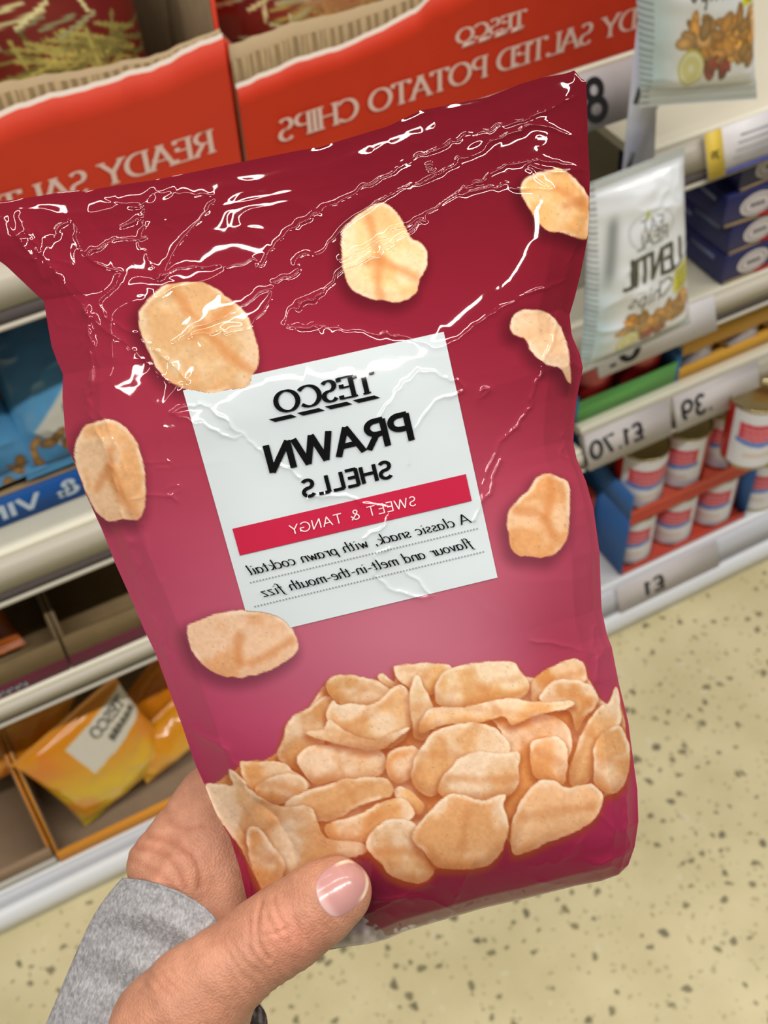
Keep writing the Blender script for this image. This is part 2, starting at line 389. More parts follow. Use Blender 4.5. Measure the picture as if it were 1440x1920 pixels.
def shelving_unit(x0, x1, shelves, label):
    r = thing('shelving_unit', (x0, D + .25, 0), label, 'shelving', 'shelving units along the aisle')
    mb = MB(); mb.box(x0 + .002, x1 - .002, D + .50, D + .52, 0, 1.75); mb.build('back_panel', bay_back, r)
    for xa in (x0 + .001, x1 - .031):
        mb = MB(); mb.box(xa, xa + .03, D + .47, D + .50, 0, 1.75); mb.build('upright', STEEL, r, bevel=.002)
    p = MB(); p.extrude_x([(D - .012, .0), (D - .012, .026), (D - .004, .034), (D + .004, .036), (D + .004, 0)], x0, x1); p.build('kick_plate', KICK, r)
    xa0, xb0 = x0, x1
    for z in shelves:
        b = z['z']; t = z['top']; h = t - b; x0, x1 = z.get('x0', xa0), z.get('x1', xb0)
        s = MB(); s.extrude_x([(D + h * TILT + .003, t - .012), (D + h * TILT + .001, t - .001), (D + h * TILT + .006, t + .0015), (D + h * TILT + .02, t - .001), (D + .47, t - .001), (D + .47, t - .012)], x0 + .001, x1 - .001)
        so = s.build('shelf', KICK if z.get('base') else STEEL, r, bevel=.0015)
        q = MB(); g = b + h * (.07 if z.get('base') else .30)
        q.extrude_x([(D + (g - b) * TILT, g), (D + (g - b) * TILT + .006, g), (D + .008 + h * TILT, t - .008), (D + h * TILT * .92, t - .004)], x0 + .001, x1 - .001)
        pr = q.build('price_rail', z.get('rail', RAIL), so)
        if not z.get('base'):
            q = MB(); q.extrude_x([(D + .004, b + h * .06), (D + .008, b + h * .06), (D + h * TILT * .30 + .005, g), (D + h * TILT * .30 + .003, g)], x0 + .001, x1 - .001); q.build('rail_groove', mat('rail_shadow_grey', (92, 84, 84), .5), pr)  # recess under the rail, its shade given by dark grey colour
        q = MB(); q.extrude_x([(D, b), (D + .007, b - .002), (D + .008, b + h * .05), (D + .001, b + h * .06)], x0 + .001, x1 - .001); q.build('rail_lip', RAIL if not z.get('base') else z['rail'], pr)
    return r
left_unit = shelving_unit(-.75, .704, [dict(z=.022, top=.052, base=1, rail=mat('base_rail', (196, 198, 206), .35)), dict(z=.400, top=.426), dict(z=.584, top=.633), dict(z=.904, top=.956, x1=.742)], 'cream shelving bay of boxed crisps and snacks behind the held bag')
right_unit = shelving_unit(.706, 2.1, [dict(z=.030, top=.080, base=1, rail=mat('base_rail', (196, 198, 206), .35)), dict(z=.400, top=.451), dict(z=.565, top=.604), dict(z=.787, top=.837, x0=.745)], 'cream shelving bay of tins and navy packs to the right of the held bag')

def rail_frame(x, b, h):                      # a point and the up vector on a leaning rail, just proud of it
    return np.array([x, D - .0025 + .0, b]), np.array([0, h * TILT, h])
def price_card(x0, x1, b, h, text, label, tx, th, tw, m=CARDW, extra=None, cat='price card'):
    o, up = rail_frame(x0, b, h); r = thing('price_card', o, label, cat, None)
    q = MB(); q.obox(o, (x1 - x0, 0, 0), up, (0, -.0012, 0)); card = q.build('card', m, r)
    if text:
        oo, _ = rail_frame(tx, b, h); k = th / h
        oo = oo + up * (.5 - k / 2) + np.array([0, -.0018, 0])
        flat_text('lettering', text, oo, (-1, 0, 0), up * k, INK, card, width=tw, thick=.2, track=.14)
    if extra: extra(r, card, o, up)
    return r
price_card(.42, .739, .905, .050, '8', 'large white price card reading 8 under the orange box', .679, .034, .022)
price_card(.7065, .838, .402, .047, '£1.70', 'white price card reading 1.70 under the green tray', .795, .0215, .083)
price_card(.846, .985, .402, .047, '.39', 'white price card reading 39 below the yellow tray', .905, .024, .048)
price_card(.80, .99, .032, .046, '£1', 'white price card reading £1 on the bottom shelf edge', .887, .022, .038)
def promo(r, card, o, up):
    f = MB(); f.obox(o + np.array([.0, -.0014, 0]), (.022, 0, 0), up, (0, -.001, 0)); f.build('yellow_strip', mat('promo_yellow', (236, 204, 82), .5), r)
    for k in range(4):
        g = MB(); g.obox(o + up * (.25 + .15 * k) + np.array([.035 + .004 * k, -.0016, 0]), (.05, 0, 0), up * .03, (0, -.0004, 0)); g.build('print_line', mat('grey_print', (170, 170, 176), .6), card)
    g = MB(); g.obox(o + up * .0 + np.array([.022, -.0016, 0]), (.085, 0, 0), up * .06, (0, -.0006, 0)); g.obox(o + np.array([.102, -.0016, 0]), (.005, 0, 0), up, (0, -.0006, 0)); g.build('blue_border', mat('blue_border', (74, 84, 176), .5), card)
    flat_text('lettering', '39', o + up * .42 + np.array([.016, -.003, 0]), (-1, 0, 0), up * .16, INK, card, width=.010, thick=.18)
price_card(.822, .932, .794, .046, None, 'white price card with a yellow strip and blue border beside hanging packets', 0, 0, 0, mat('white_card', (232, 228, 232), .4), promo)
price_card(.94, 1.05, .794, .046, None, 'plain white price card at the right end of the navy pack shelf', 0, 0, 0, mat('white_card', (232, 228, 232), .4))
price_card(.705, .880, .562, .042, '0.', 'wide white price card half hidden below the lower hanging packet', .765, .026, .045, mat('white_card', (232, 228, 232), .4))

# ---- cardboard display cases
def torn_case(x0, x1, zb, tear, kraft, depth, front_rgb, label, texts, wall=.004, hh=.14):
    """front panel torn along `tear` [(x, z)...], its corrugated core standing up to `kraft`"""
    y = D + .026; K = y / D; zz = lambda z: 1.55 - (1.55 - z) * K
    x0 *= K; x1 *= K; zb = .9575; tear = [(a * K, zz(b)) for a, b in tear]; kraft = [(a * K, zz(b)) for a, b in kraft]; texts = [(t, a * K, zz(b), w_ * K, h_ * K, kw) for t, a, b, w_, h_, kw in texts]
    r = thing('display_case', (x0, D + .03, zb), label, 'cardboard box')
    ink = mat('case_ink_%d_%d_%d' % front_rgb, front_rgb, .55, noise=.03, nscale=20, spec=.3)
    def panel(name, prof, yy, m, bump=0.0, th=.0015, n=240, rough=0):
        pr = np.array(prof); xs = np.linspace(x0, x1, n); zt = np.interp(xs, pr[:, 0], pr[:, 1]) + (vnoise(xs * 1e3, xs * 0, 9, 3) - .5) * .0025 + (vnoise(xs * 1e3, xs * 0, 30, 4) - .5) * .004
        rows = []; nr = 6
        off = bump * .5 * (1 - np.sign(np.sin(xs * 2 * math.pi / .0085)) * np.abs(np.sin(xs * 2 * math.pi / .0085)) ** .4)
        for j in range(nr): rows.append(np.stack([xs, yy + off, zb + (zt - zb) * j / (nr - 1)], -1))
        rows.append(np.stack([xs, np.full(n, yy + th), zt], -1)); rows.append(np.stack([xs, np.full(n, yy + th), np.full(n, zb)], -1))
        mesh(name, np.concatenate(rows), [grid_quads(n, len(rows))[:, ::-1]], m, r, smooth=False)
        return zt
    panel('front_panel', tear, y, ink)
    panel('torn_liner', [(a, b + .004) for a, b in tear], y + .0016, mat('torn_paper', (214, 200, 188), .9), th=.0008)
    panel('corrugated_core', [(a, b * .35 + c * .65) for (a, b), (_, c) in zip(tear, kraft)], y + .0026, KRAFT, bump=.002)
    panel('inner_liner', kraft, y + .0052, mat('kraft_liner', (176, 152, 118), .85), th=.001)
    q = MB(); q.box(x0, x0 + .0035, y + .007, D + depth, zb, zb + hh); q.build('side_panel', ink, r)
    q = MB(); q.box(x1 - .0035, x1, y + .007, D + depth, zb, zb + hh); q.build('side_panel', ink, r)
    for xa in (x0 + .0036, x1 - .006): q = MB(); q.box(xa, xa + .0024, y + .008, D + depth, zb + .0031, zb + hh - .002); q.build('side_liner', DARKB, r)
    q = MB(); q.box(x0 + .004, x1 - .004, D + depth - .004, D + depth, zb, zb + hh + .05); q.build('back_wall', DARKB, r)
    q = MB(); q.box(x0 + .004, x1 - .004, y + .007, D + depth - .004, zb, zb + .003); q.build('base', KRAFT, r)
    for (t, xr, z0, wd_, ht, kw) in texts:
        flat_text('lettering', t, (xr, y - .0006, z0), (-1, 0, 0), (0, 0, ht), mat('case_lettering', (228, 196, 184), .6), r, width=wd_, **kw)
    return r
ORG = (204, 58, 34)
cA = torn_case(-.16, .300, .976, [(-.16, 1.078), (.02, 1.080), (.115, 1.084), (.15, 1.088), (.2, 1.087), (.25, 1.089), (.28, 1.0945), (.300, 1.097)], [(-.16, 1.105), (.02, 1.108), (.115, 1.108), (.15, 1.106), (.2, 1.100), (.25, 1.097), (.28, 1.1), (.300, 1.103)], .36, ORG,
          'orange cardboard display case at the left of the top shelf, front torn low', [('READY SALTED', .277, 1.006, .215, .0195, dict(serif=True, thin=.4, thick=.17, track=.1))], hh=.20)
cB = torn_case(.305, .745, .976, [(.305, 1.053), (.34, 1.056), (.4, 1.060), (.44, 1.066), (.47, 1.071), (.49, 1.083), (.52, 1.088), (.6, 1.09), (.745, 1.09)], [(.305, 1.088), (.34, 1.089), (.4, 1.089), (.44, 1.089), (.47, 1.089), (.49, 1.09), (.52, 1.092), (.6, 1.093), (.745, 1.093)], .36, (200, 52, 24),
          'orange cardboard display case on the top shelf beside the price 8', [('READY SALTED POTATO CHIPS', .752, .9965, .416, .0195, dict(serif=True, thin=.4, thick=.17, track=.1)), ('TESCO', .578, 1.034, .069, .0125, dict(serif=True, thin=.5, thick=.2))], hh=.115)
q = MB()
for k in range(4): q.obox((.592 - .017 * k, D + .0254, 1.0138), (-.0124, 0, 0), (.003, 0, .0032), (0, -.0004, 0))
q.build('lettering', mat('case_lettering', (228, 196, 184), .6), cB)

# ---- pillow packets
def packet(name, corners, thick, art, label, cat, group=None, rough=.3, nu=90, nv=120, crumple=.004, seed=0, sag=0, px=None, parts=()):
    """corners TL, TR, BR, BL in world space; art(s, t, X, Y) paints in centimetres across the face"""
    TL, TR, BR, BL = [np.asarray(c, float) for c in corners]
    w = np.linalg.norm(TR - TL); h = np.linalg.norm(BL - TL)
    s, t = np.meshgrid(np.linspace(0, 1, nu), np.linspace(0, 1, nv))
    n = np.cross(TR - TL, BL - TL); n /= np.linalg.norm(n)
    if n @ (EYE - TL) < 0: n = -n
    pin = 1 - .07 * np.sin(math.pi * np.clip(t, 0, 1)) ** .7
    s2 = .5 + (s - .5) * pin
    P = (1 - t)[..., None] * ((1 - s2)[..., None] * TL + s2[..., None] * TR) + t[..., None] * ((1 - s2)[..., None] * BL + s2[..., None] * BR)
    prof = np.clip(1 - np.abs(2 * s - 1) ** 2.5, 0, 1) ** .6 * np.clip(np.sin(math.pi * np.clip((t - .06) / .88, 0, 1)), 0, 1) ** .5
    X = s * w * 100; Y = t * h * 100
    rn = 1 - np.abs(2 * fbm(X, Y, 6, seed + 41, 3) - 1)
    H = thick / 2 * prof + (rn ** 3 * crumple + (fbm(X, Y, 9, seed + 50) - .5) * crumple * 2) * np.clip(np.minimum(np.minimum(s, 1 - s) * 10, np.minimum(t, 1 - t) * 10), 0, 1)
    H += .0006 * np.sign(np.sin(t * h * 2 * math.pi / .004)) * ((t < .05) | (t > .95))
    V = P + n * H[..., None]
    col = np.zeros(s.shape + (3,)); col[:] = art(s, t, X, Y)
    loc = (TL + TR + BR + BL) / 4; r = thing(name, loc, label, cat, group)
    m = mat('packet_film_%d' % int(rough * 100), attr=True, rough=rough, spec=.5, coat=.6, coat_rough=.12)
    mesh('front_film', V.reshape(-1, 3), [grid_quads(nu, nv) if np.cross(V[0, 1] - V[0, 0], V[1, 0] - V[0, 0]) @ n < 0 else grid_quads(nu, nv)[:, ::-1]], m, r, col=np.clip(col, 0, 255).reshape(-1, 3))
    Vb = (P - n * (thick / 2 * prof)[..., None])[::3, ::3]
    mesh('back_film', Vb.reshape(-1, 3), [grid_quads(Vb.shape[1], Vb.shape[0])], m, r, col=np.clip(col, 0, 255)[::3, ::3].reshape(-1, 3))
    return r
def sticks(img, X, Y, x0, x1, y0, y1, n, seed, c=(176, 160, 84), l=2.2, wd_=.16):
    r = np.random.default_rng(seed)
    for k in range(n):
        a = r.uniform(-.5, .5) + (math.pi / 2 if r.random() < .15 else 0); cx, cy = r.uniform(x0, x1), r.uniform(y0, y1); L_ = l * r.uniform(.5, 1)
        d = seg_dist(X, Y, [(cx - L_ * math.cos(a), cy - L_ * math.sin(a)), (cx + L_ * math.cos(a), cy + L_ * math.sin(a))])
        cc = np.array(c) * r.uniform(.6, 1.1); q = np.clip((wd_ - d) / .08 + .5, 0, 1)[..., None]; img[:] = img * (1 - q) + cc * q
def chips(img, X, Y, x0, x1, y0, y1, n, seed, c=(205, 145, 62), rx=1.0):
    r = np.random.default_rng(seed)
    for k in range(n):
        cx, cy, a = r.uniform(x0, x1), r.uniform(y0, y1), r.uniform(0, 3.14); e = r.uniform(.45, 1)
        dx, dy = X - cx, Y - cy; u = (dx * math.cos(a) + dy * math.sin(a)) / rx; v = (-dx * math.sin(a) + dy * math.cos(a)) / (rx * e * .7)
        d = np.sqrt(u * u + v * v); cc = np.array(c) * r.uniform(.75, 1.2); sh = (1.12 - .4 * np.clip(d, 0, 1) ** 2)[..., None]
        q = np.clip((1 - d) / .12 + .5, 0, 1)[..., None]; img[:] = img * (1 - q) + cc * sh * q
def red_art(sd):
    def f(s, t, X, Y):
        img = np.zeros(s.shape + (3,)); img[:] = np.array((104, 15, 12)); g = np.exp(-((s - .5) / .3) ** 2 - ((t - .45) / .2) ** 2)[..., None]
        img = img * (1 - .5 * g) + np.array((140, 74, 56)) * .5 * g  # brownish patch: a reflection painted into the film colour
        sticks(img, X, Y, 6, 17, 12.6, 17, 110, sd); sticks(img, X, Y, 0, 18, 6, 13, 12, sd + 1, (206, 196, 140)); return img
    return f
def bag_between(x0, x1, z0, z1, y0, y1, tilt=0.0):
    return [(x0 + tilt, y1, z1), (x1 + tilt, y1, z1), (x1, y0, z0), (x0, y0, z0)]
packet('crisp_packet', bag_between(.085, .268, .963, 1.22, D + .075, D + .112), .06, red_art(1), 'dark red crisp packet standing in the torn left orange case', 'crisp packet', rough=.2, seed=1)
packet('crisp_packet', bag_between(-.12, .075, .963, 1.21, D + .078, D + .112), .06, red_art(5), 'dark red crisp packet at the far left of the orange case', 'crisp packet', rough=.2, seed=2)
def red2(s, t, X, Y):
    img = red_art(9)(s, t, X, Y); g = np.exp(-((X - 12) / 5) ** 2 - ((Y - 12.5) / 2.6) ** 2)[..., None]; img = img * (1 - g * .8) + np.array((214, 132, 96)) * g * .8; sticks(img, X, Y, 3, 8, 12, 15, 6, 3, (214, 204, 150)); return img
packet('crisp_packet', bag_between(.318, .50, .963, 1.20, D + .078, D + .105), .06, red2, 'dark red crisp packet standing in the right orange case', 'crisp packet', rough=.2, seed=3)
packet('crisp_packet', bag_between(.505, .685, .963, 1.19, D + .078, D + .108), .06, red_art(15), 'dark red crisp packet behind the price 8 end of the case', 'crisp packet', rough=.2, seed=4)

# ---- blue cases and packets on the second shelf
def lip_case(name, x0, x1, zb, zl, depth, lip_rgb, label, text=None, wall_h=.1, board=KRAFT, text_kw=None, strip=None, side_rgb=None, y=None):
    r = thing(name, (x0, D + .03, zb), label, 'cardboard box'); y = D + .03 if y is None else y
    lipm = mat('lip_%d_%d_%d' % lip_rgb, lip_rgb, .55, spec=.3)
    q = MB(); q.box(x0, x1, y, y + .003, zb, zl); fp = q.build('front_lip', lipm, r)
    if strip: q = MB(); q.box(x0 + .0005, x1 - .0005, y + .0002, y + .0032, zl, strip); q.build('upper_lip', board, r)
    sm = mat('side_%d_%d_%d' % (side_rgb or lip_rgb), side_rgb or lip_rgb, .55)
    for xa in (x0, x1 - .003):
        q = MB(); V = [(xa, y + .0035, zb), (xa, y + .0035, (strip or zl)), (xa, y + .06, zb + wall_h), (xa, D + depth, zb + wall_h), (xa, D + depth, zb)]
        V2 = [(v[0] + .003, v[1], v[2]) for v in V]
        q.add(V + V2, [(i, (i + 1) % 5, 5 + (i + 1) % 5, 5 + i) for i in range(5)], [(0, 1, 2), (0, 2, 3), (0, 3, 4), (5, 7, 6), (5, 8, 7), (5, 9, 8)]); q.build('side_wall', sm, r)
        q = MB(); xb = xa + .0032 if xa == x0 else xa - .0014
        V = [(xb, v[1], v[2] - (0.0015 if k in (1, 2, 3) else 0)) for k, v in enumerate(V)]; V2 = [(v[0] + .0012, v[1], v[2]) for v in V]
        q.add(V + V2, [(i, (i + 1) % 5, 5 + (i + 1) % 5, 5 + i) for i in range(5)], [(0, 1, 2), (0, 2, 3), (0, 3, 4), (5, 7, 6), (5, 8, 7), (5, 9, 8)]); q.build('side_liner', board, r)
    q = MB(); q.box(x0 + .005, x1 - .005, D + depth - .003, D + depth, zb + .003, zb + wall_h); q.build('back_wall', board, r)
    q = MB(); q.box(x0 + .005, x1 - .005, y + .004, D + depth - .004, zb, zb + .002); q.build('base', board, r)
    q = MB(); q.box(x0 + .004, x1 - .004, y + .0034, y + .0046, zb + .002, (strip or zl) - .001); q.build('lip_liner', board, r)
    for t in (text or []):
        flat_text('lettering', t[0], (t[1], y - .0008, t[2]), (-1, 0, 0), (0, 0, t[4]), mat('lip_lettering', t[5] if len(t) > 5 else (196, 214, 232), .6), fp, width=t[3], thick=.2, track=.18)
    return r
lip_case('display_case', -.34, .215, .634, .671, .34, (24, 88, 168), 'blue display case of crisps on the second shelf at left', [('SALT & VINEGAR', .199, .644, .30, .0185)], wall_h=.09, y=D + .057)
lip_case('display_case', .218, .683, .634, .671, .34, (24, 88, 168), 'blue display case on the second shelf hidden behind the held bag', None, wall_h=.09, y=D + .057)
def blue_art(rot, sd):
    def f(s, t, X, Y):
        img = np.zeros(s.shape + (3,)); k = sstep(.1, .75, t + .12 * np.sin(s * 5))[..., None]
        img[:] = np.array((14, 58, 100)) * (1 - k) + np.array((92, 158, 206)) * k  # navy towards the top paints in shade from the shelf above
        c, q = math.cos(rot), math.sin(rot); P_ = lambda a, b: (7.6 + a * c - b * q, 11.8 + a * q + b * c)
        paint(img, X, Y, [P_(-6, -2), P_(5.2, -2), P_(5.2, 2.2), P_(-6, 2.2)], (206, 206, 198), .2)
        paint_text(img, X, Y, 'TESCO', P_(4.2, .8), (-c * 1.7, -q * 1.7), (q * 1.8, -c * 1.8), (66, 64, 62), .18, True)
        chips(img, X, Y, 0, 18, 15, 20, 26, sd, (176, 134, 78)); return img
    return f
packet('crisp_packet', [(-.14, D + .165, .81), (.05, D + .165, .835), (.075, D + .095, .655), (-.12, D + .095, .645)], .055, blue_art(-.1, 3), 'blue crisp packet at the left edge of the blue case', 'crisp packet', rough=.16, seed=21)
packet('crisp_packet', [(.055, D + .155, .835), (.215, D + .155, .85), (.215, D + .095, .645), (.05, D + .095, .645)], .055, blue_art(-.75, 4), 'blue crisp packet with slanting white name panel next to the held bag', 'crisp packet', rough=.16, seed=22)
for k in range(3): packet('crisp_packet', bag_between(.235 + .15 * k, .375 + .15 * k, .645, .84, D + .095, D + .14), .05, blue_art(.0, 30 + k), ['blue crisp packet just right of the slanting one, behind the held bag', 'blue crisp packet in the middle of the second shelf, behind the held bag', 'blue crisp packet at the right end of the second shelf, by the clip strip'][k], 'crisp packet', rough=.2, seed=23 + k, nu=60, nv=70)

# ---- brown cases with a purple strip on the third shelf
for k, (a, b) in enumerate(((-.38, .0185), (.0205, .42), (.422, .683))):
    lip_case('display_case', a, b, .427, .449, .34, (110, 42, 62), ['brown display case with a plum strip at the left of the third shelf', 'brown display case with a plum strip beside the held bag', 'brown display case with a plum strip behind the held bag'][k],
             [('~~~~~ ~~~ ~~~~~~ ~~~~', b - .05, .4325, .20, .009, (160, 104, 118))] if k < 2 else None, wall_h=.075, strip=.482, board=mat('dim_board', (134, 112, 78), .9, noise=.08, nscale=40), side_rgb=(120, 98, 66), y=D + .016)
def amber_art(s, t, X, Y):
    img = np.zeros(s.shape + (3,)); img[:] = (176, 92, 34); chips(img, X, Y, 0, 18, 4, 16, 24, 6, (196, 108, 48), 1.3); return img
packet('crisp_packet', [(-.20, D + .17, .53), (-.03, D + .17, .53), (-.015, D + .06, .445), (-.19, D + .06, .445)], .045, amber_art, 'amber snack packet lying in the brown case on the third shelf', 'crisp packet', seed=33)

# ---- yellow cases on the bottom shelf
BRN = mat('grey_board', (160, 134, 108), .9, noise=.06, nscale=40)
lip_case('display_case', -.52, -.090, .053, .072, .36, (214, 212, 208), 'orange edged display case at the bottom left corner', None, wall_h=.18, board=BRN, y=D + .017, strip=.098, side_rgb=(226, 138, 34))
lip_case('display_case', -.087, .33, .053, .078, .36, (226, 150, 46), 'orange edged display case full of yellow packets beside the hand', None, wall_h=.18, board=BRN, y=D + .017)
lip_case('display_case', .333, .683, .053, .078, .36, (226, 150, 46), 'orange edged display case hidden behind the held bag', None, wall_h=.18, board=BRN, y=D + .017)
def yel_art(sd, lab=None, top=(228, 146, 24), bot=(236, 196, 40)):
    def f(s, t, X, Y):
        img = np.zeros(s.shape + (3,)); k = sstep(.25, .75, t + .1 * np.sin(s * 4 + sd))[..., None]; img[:] = np.array(top) * (1 - k) + np.array(bot) * k
        k = sstep(.5, .8, fbm(X, Y, 5, sd))[..., None] * .5; img = img * (1 - k) + np.array((236, 120, 30)) * k
        chips(img, X, Y, 2, 16, 17, 24, 26, sd, (216, 130, 36), 1.1)
        if lab:
            x0, y0, rot = lab; c, q = math.cos(rot), math.sin(rot); P_ = lambda a, b: (x0 + a * c - b * q, y0 + a * q + b * c)
            paint(img, X, Y, [P_(-5.4, -2.8), P_(5.4, -2.8), P_(5.4, 2.8), P_(-5.4, 2.8)], (222, 216, 204), .2)
            paint_text(img, X, Y, 'TESCO', P_(4.2, -.6), (-c * 1.5, -q * 1.5), (q * 1.5, -c * 1.5), (96, 92, 84), .2, True); paint_text(img, X, Y, '~~~~~~', P_(4.4, 1.6), (-c * 1.35, -q * 1.35), (q * 1.4, -c * 1.4), (96, 92, 84), .2)
        return img
    return f
def quad_on(pts, ys): return [at(p[0], p[1], D + y) for p, y in zip(pts, ys)]
packet('crisp_packet', quad_on([(20, 1435), (215, 1265), (335, 1405), (160, 1550)], (.06, .09, .055, .045)), .05, yel_art(1, (11.5, 5.0, -.12)), 'yellow snack packet with a white name panel leaning in the bottom case', 'crisp packet', rough=.2, seed=41)
packet('crisp_packet', quad_on([(-150, 1400), (150, 1290), (120, 1400), (-80, 1500)], (.14, .14, .10, .11)), .045, yel_art(2, None, (232, 158, 36), (226, 132, 24)), 'orange yellow snack packet lying across the top of the bottom left case', 'crisp packet', rough=.2, seed=42)
packet('crisp_packet', quad_on([(215, 1330), (330, 1180), (420, 1270), (240, 1410)], (.13, .15, .12, .10)), .045, yel_art(3, None, (228, 140, 30), (232, 160, 36)), 'orange snack packet at the back of the bottom case beside the pink bag', 'crisp packet', rough=.2, seed=43)
packet('crisp_packet', quad_on([(205, 1425), (370, 1270), (440, 1340), (275, 1468)], (.065, .09, .055, .045)), .045, yel_art(4, None, (230, 152, 30), (238, 176, 40)), 'yellow snack packet nearest the index finger in the bottom case', 'crisp packet', rough=.2, seed=44)
# ---- hanging packets on a clip strip
q = MB(); st = thing('clip_strip', (.69, D - .03, 1.05), 'white plastic clip strip hanging from the top shelf between packets', 'clip strip')
V = [at(x, y, D - .026) for x, y in ((1207, -60), (1243, -60), (1225, 345), (1166, 335))]; q.add([v for v in V] + [v + np.array([0, .0012, 0]) for v in V], [(0, 3, 2, 1), (4, 5, 6, 7), (0, 1, 5, 4), (1, 2, 6, 5), (2, 3, 7, 6), (3, 0, 4, 7)]); sb = q.build('strip', mat('clip_plastic', (214, 218, 236), .3), st)
for (x, y, w_, h_) in ((1183, 302, 7, 30), (1177, 326, 8, 6), (1196, 180, 7, 30), (1208, 60, 7, 30)):
    V = [at(x + i * w_ / 2 + j * h_ * -.14, y + j * h_ / 2, D - .0275) for i, j in ((-1, -1), (1, -1), (1, 1), (-1, 1))]; q = MB(); q.add(V + [v + np.array([0, .001, 0]) for v in V], [(0, 3, 2, 1), (4, 5, 6, 7), (0, 1, 5, 4), (1, 2, 6, 5), (2, 3, 7, 6), (3, 0, 4, 7)]); q.build('slot', mat('slot_dark', (70, 76, 80), .6), st)
def lentil_art(big):
    def f(s, t, X, Y):
        img = np.zeros(s.shape + (3,)); img[:] = (238, 242, 248)
        k = (sstep(.3, .05, s) * sstep(.2, .8, t))[..., None] * .75; img = img * (1 - k) + np.array((172, 206, 216)) * k
        W_, H_ = X.max(), Y.max(); u = X / W_ * 13; v = Y / H_ * 22
        def T(txt, u0, v0, wdt, hh, c, th=.17, slant=.0):
            st_, w = skeleton(txt, False, slant, .12); d = np.full(X.shape, 1e9)
            for q_ in st_: d = np.minimum(d, seg_dist(u, v, [(u0 - p[0] / w * wdt, v0 - p[1] * hh) for p in q_]))
            k = np.clip((th * hh / 2 - d) / .1 + .5, 0, 1)[..., None]; img[:] = img * (1 - k) + np.array(c) * k
        T('LENTIL', 11.2, 11.5, 7.7, 2.9, (52, 52, 46)); T('Chips', 9.4, 14.3, 5.2, 2.0, (66, 66, 62) if not big else (34, 34, 34), .1, -.25)
        e = ((u - 7.2) / 2.9) ** 2 + ((v - 6.0) / 2.0) ** 2
        k = (np.exp(-((e - 1) / .12) ** 2) * .35)[..., None]; img = img * (1 - k) + np.array((150, 156, 160)) * k
        T('EAT', 8.6, 6.0, 2.8, 1.2, (150, 152, 158)); T('REAL', 9.3, 7.6, 4.2, 1.4, (120, 122, 128))
        paint(img, u, v, [(6.8, 3.8), (6.3, 4.8), (7.0, 4.6)], (176, 196, 40), .2)
        paint(img, u, v, [(10.1, 12.0), (12.9, 11.9), (12.9, 15.0), (10.1, 15.1)], (222, 216, 36), .15)
        for j in range(4): T('~~~', 12.3, 13.1 + j * .6, 1.6, .42, (110, 108, 20), .22)
        k = (np.exp(-((u - 2.3 + .15 * (v - 7)) / .7) ** 2) * sstep(3, 5, v) * sstep(12, 9, v) * .8)[..., None]; img = img * (1 - k) + np.array((128, 134, 136)) * k
        chips(img, u, v, 4.4, 12.0, 15.7, 18.6, 50, 5 if big else 8, (206, 144, 66), .95); chips(img, u, v, 9, 12.2, 15.4, 18.6, 14, 12, (214, 154, 74), .8); chips(img, u, v, 3.0, 6, 16.2, 17.4, 6, 13, (196, 150, 90), .9)
        chips(img, u, v, 6, 9, 18.6, 19.6, 10, 15, (140, 40, 24), .7)
        for rr, c in ((1.35, (200, 196, 90)), (1.15, (240, 240, 214)), (.95, (226, 222, 150)), (.3, (240, 238, 206))):
            d = np.sqrt(((u - 4.7) / rr) ** 2 + ((v - 19.0) / rr / 1.05) ** 2); k = np.clip((1 - d) / .12 + .5, 0, 1)[..., None]; img = img * (1 - k) + np.array(c) * k
        img[(t > .94) | (t < .03)] = (200, 206, 204)
        k = ((s < .07) & (np.sin(Y * 9) > 0))[..., None] * .45; img = img * (1 - k) + np.array((96, 100, 108)) * k
        return img
    return f
packet('hanging_packet', [at(1150, -520, D - .055), at(1412, -600, D - .06), at(1420, 185, D - .06), at(1200, 200, D - .04)], .05, lentil_art(True), 'white lentil chip packet hanging at the top right, topmost of the strip', 'crisp packet', rough=.25, nu=130, nv=200, crumple=.0035, seed=51)
packet('hanging_packet', [at(1100, 345, D - .05), at(1284, 274, D - .055), at(1296, 606, D - .055), at(1083, 705, D - .05)], .045, lentil_art(False), 'white lentil chip packet hanging lower, in front of the navy packs', 'crisp packet', rough=.25, nu=120, nv=170, crumple=.0045, seed=52)

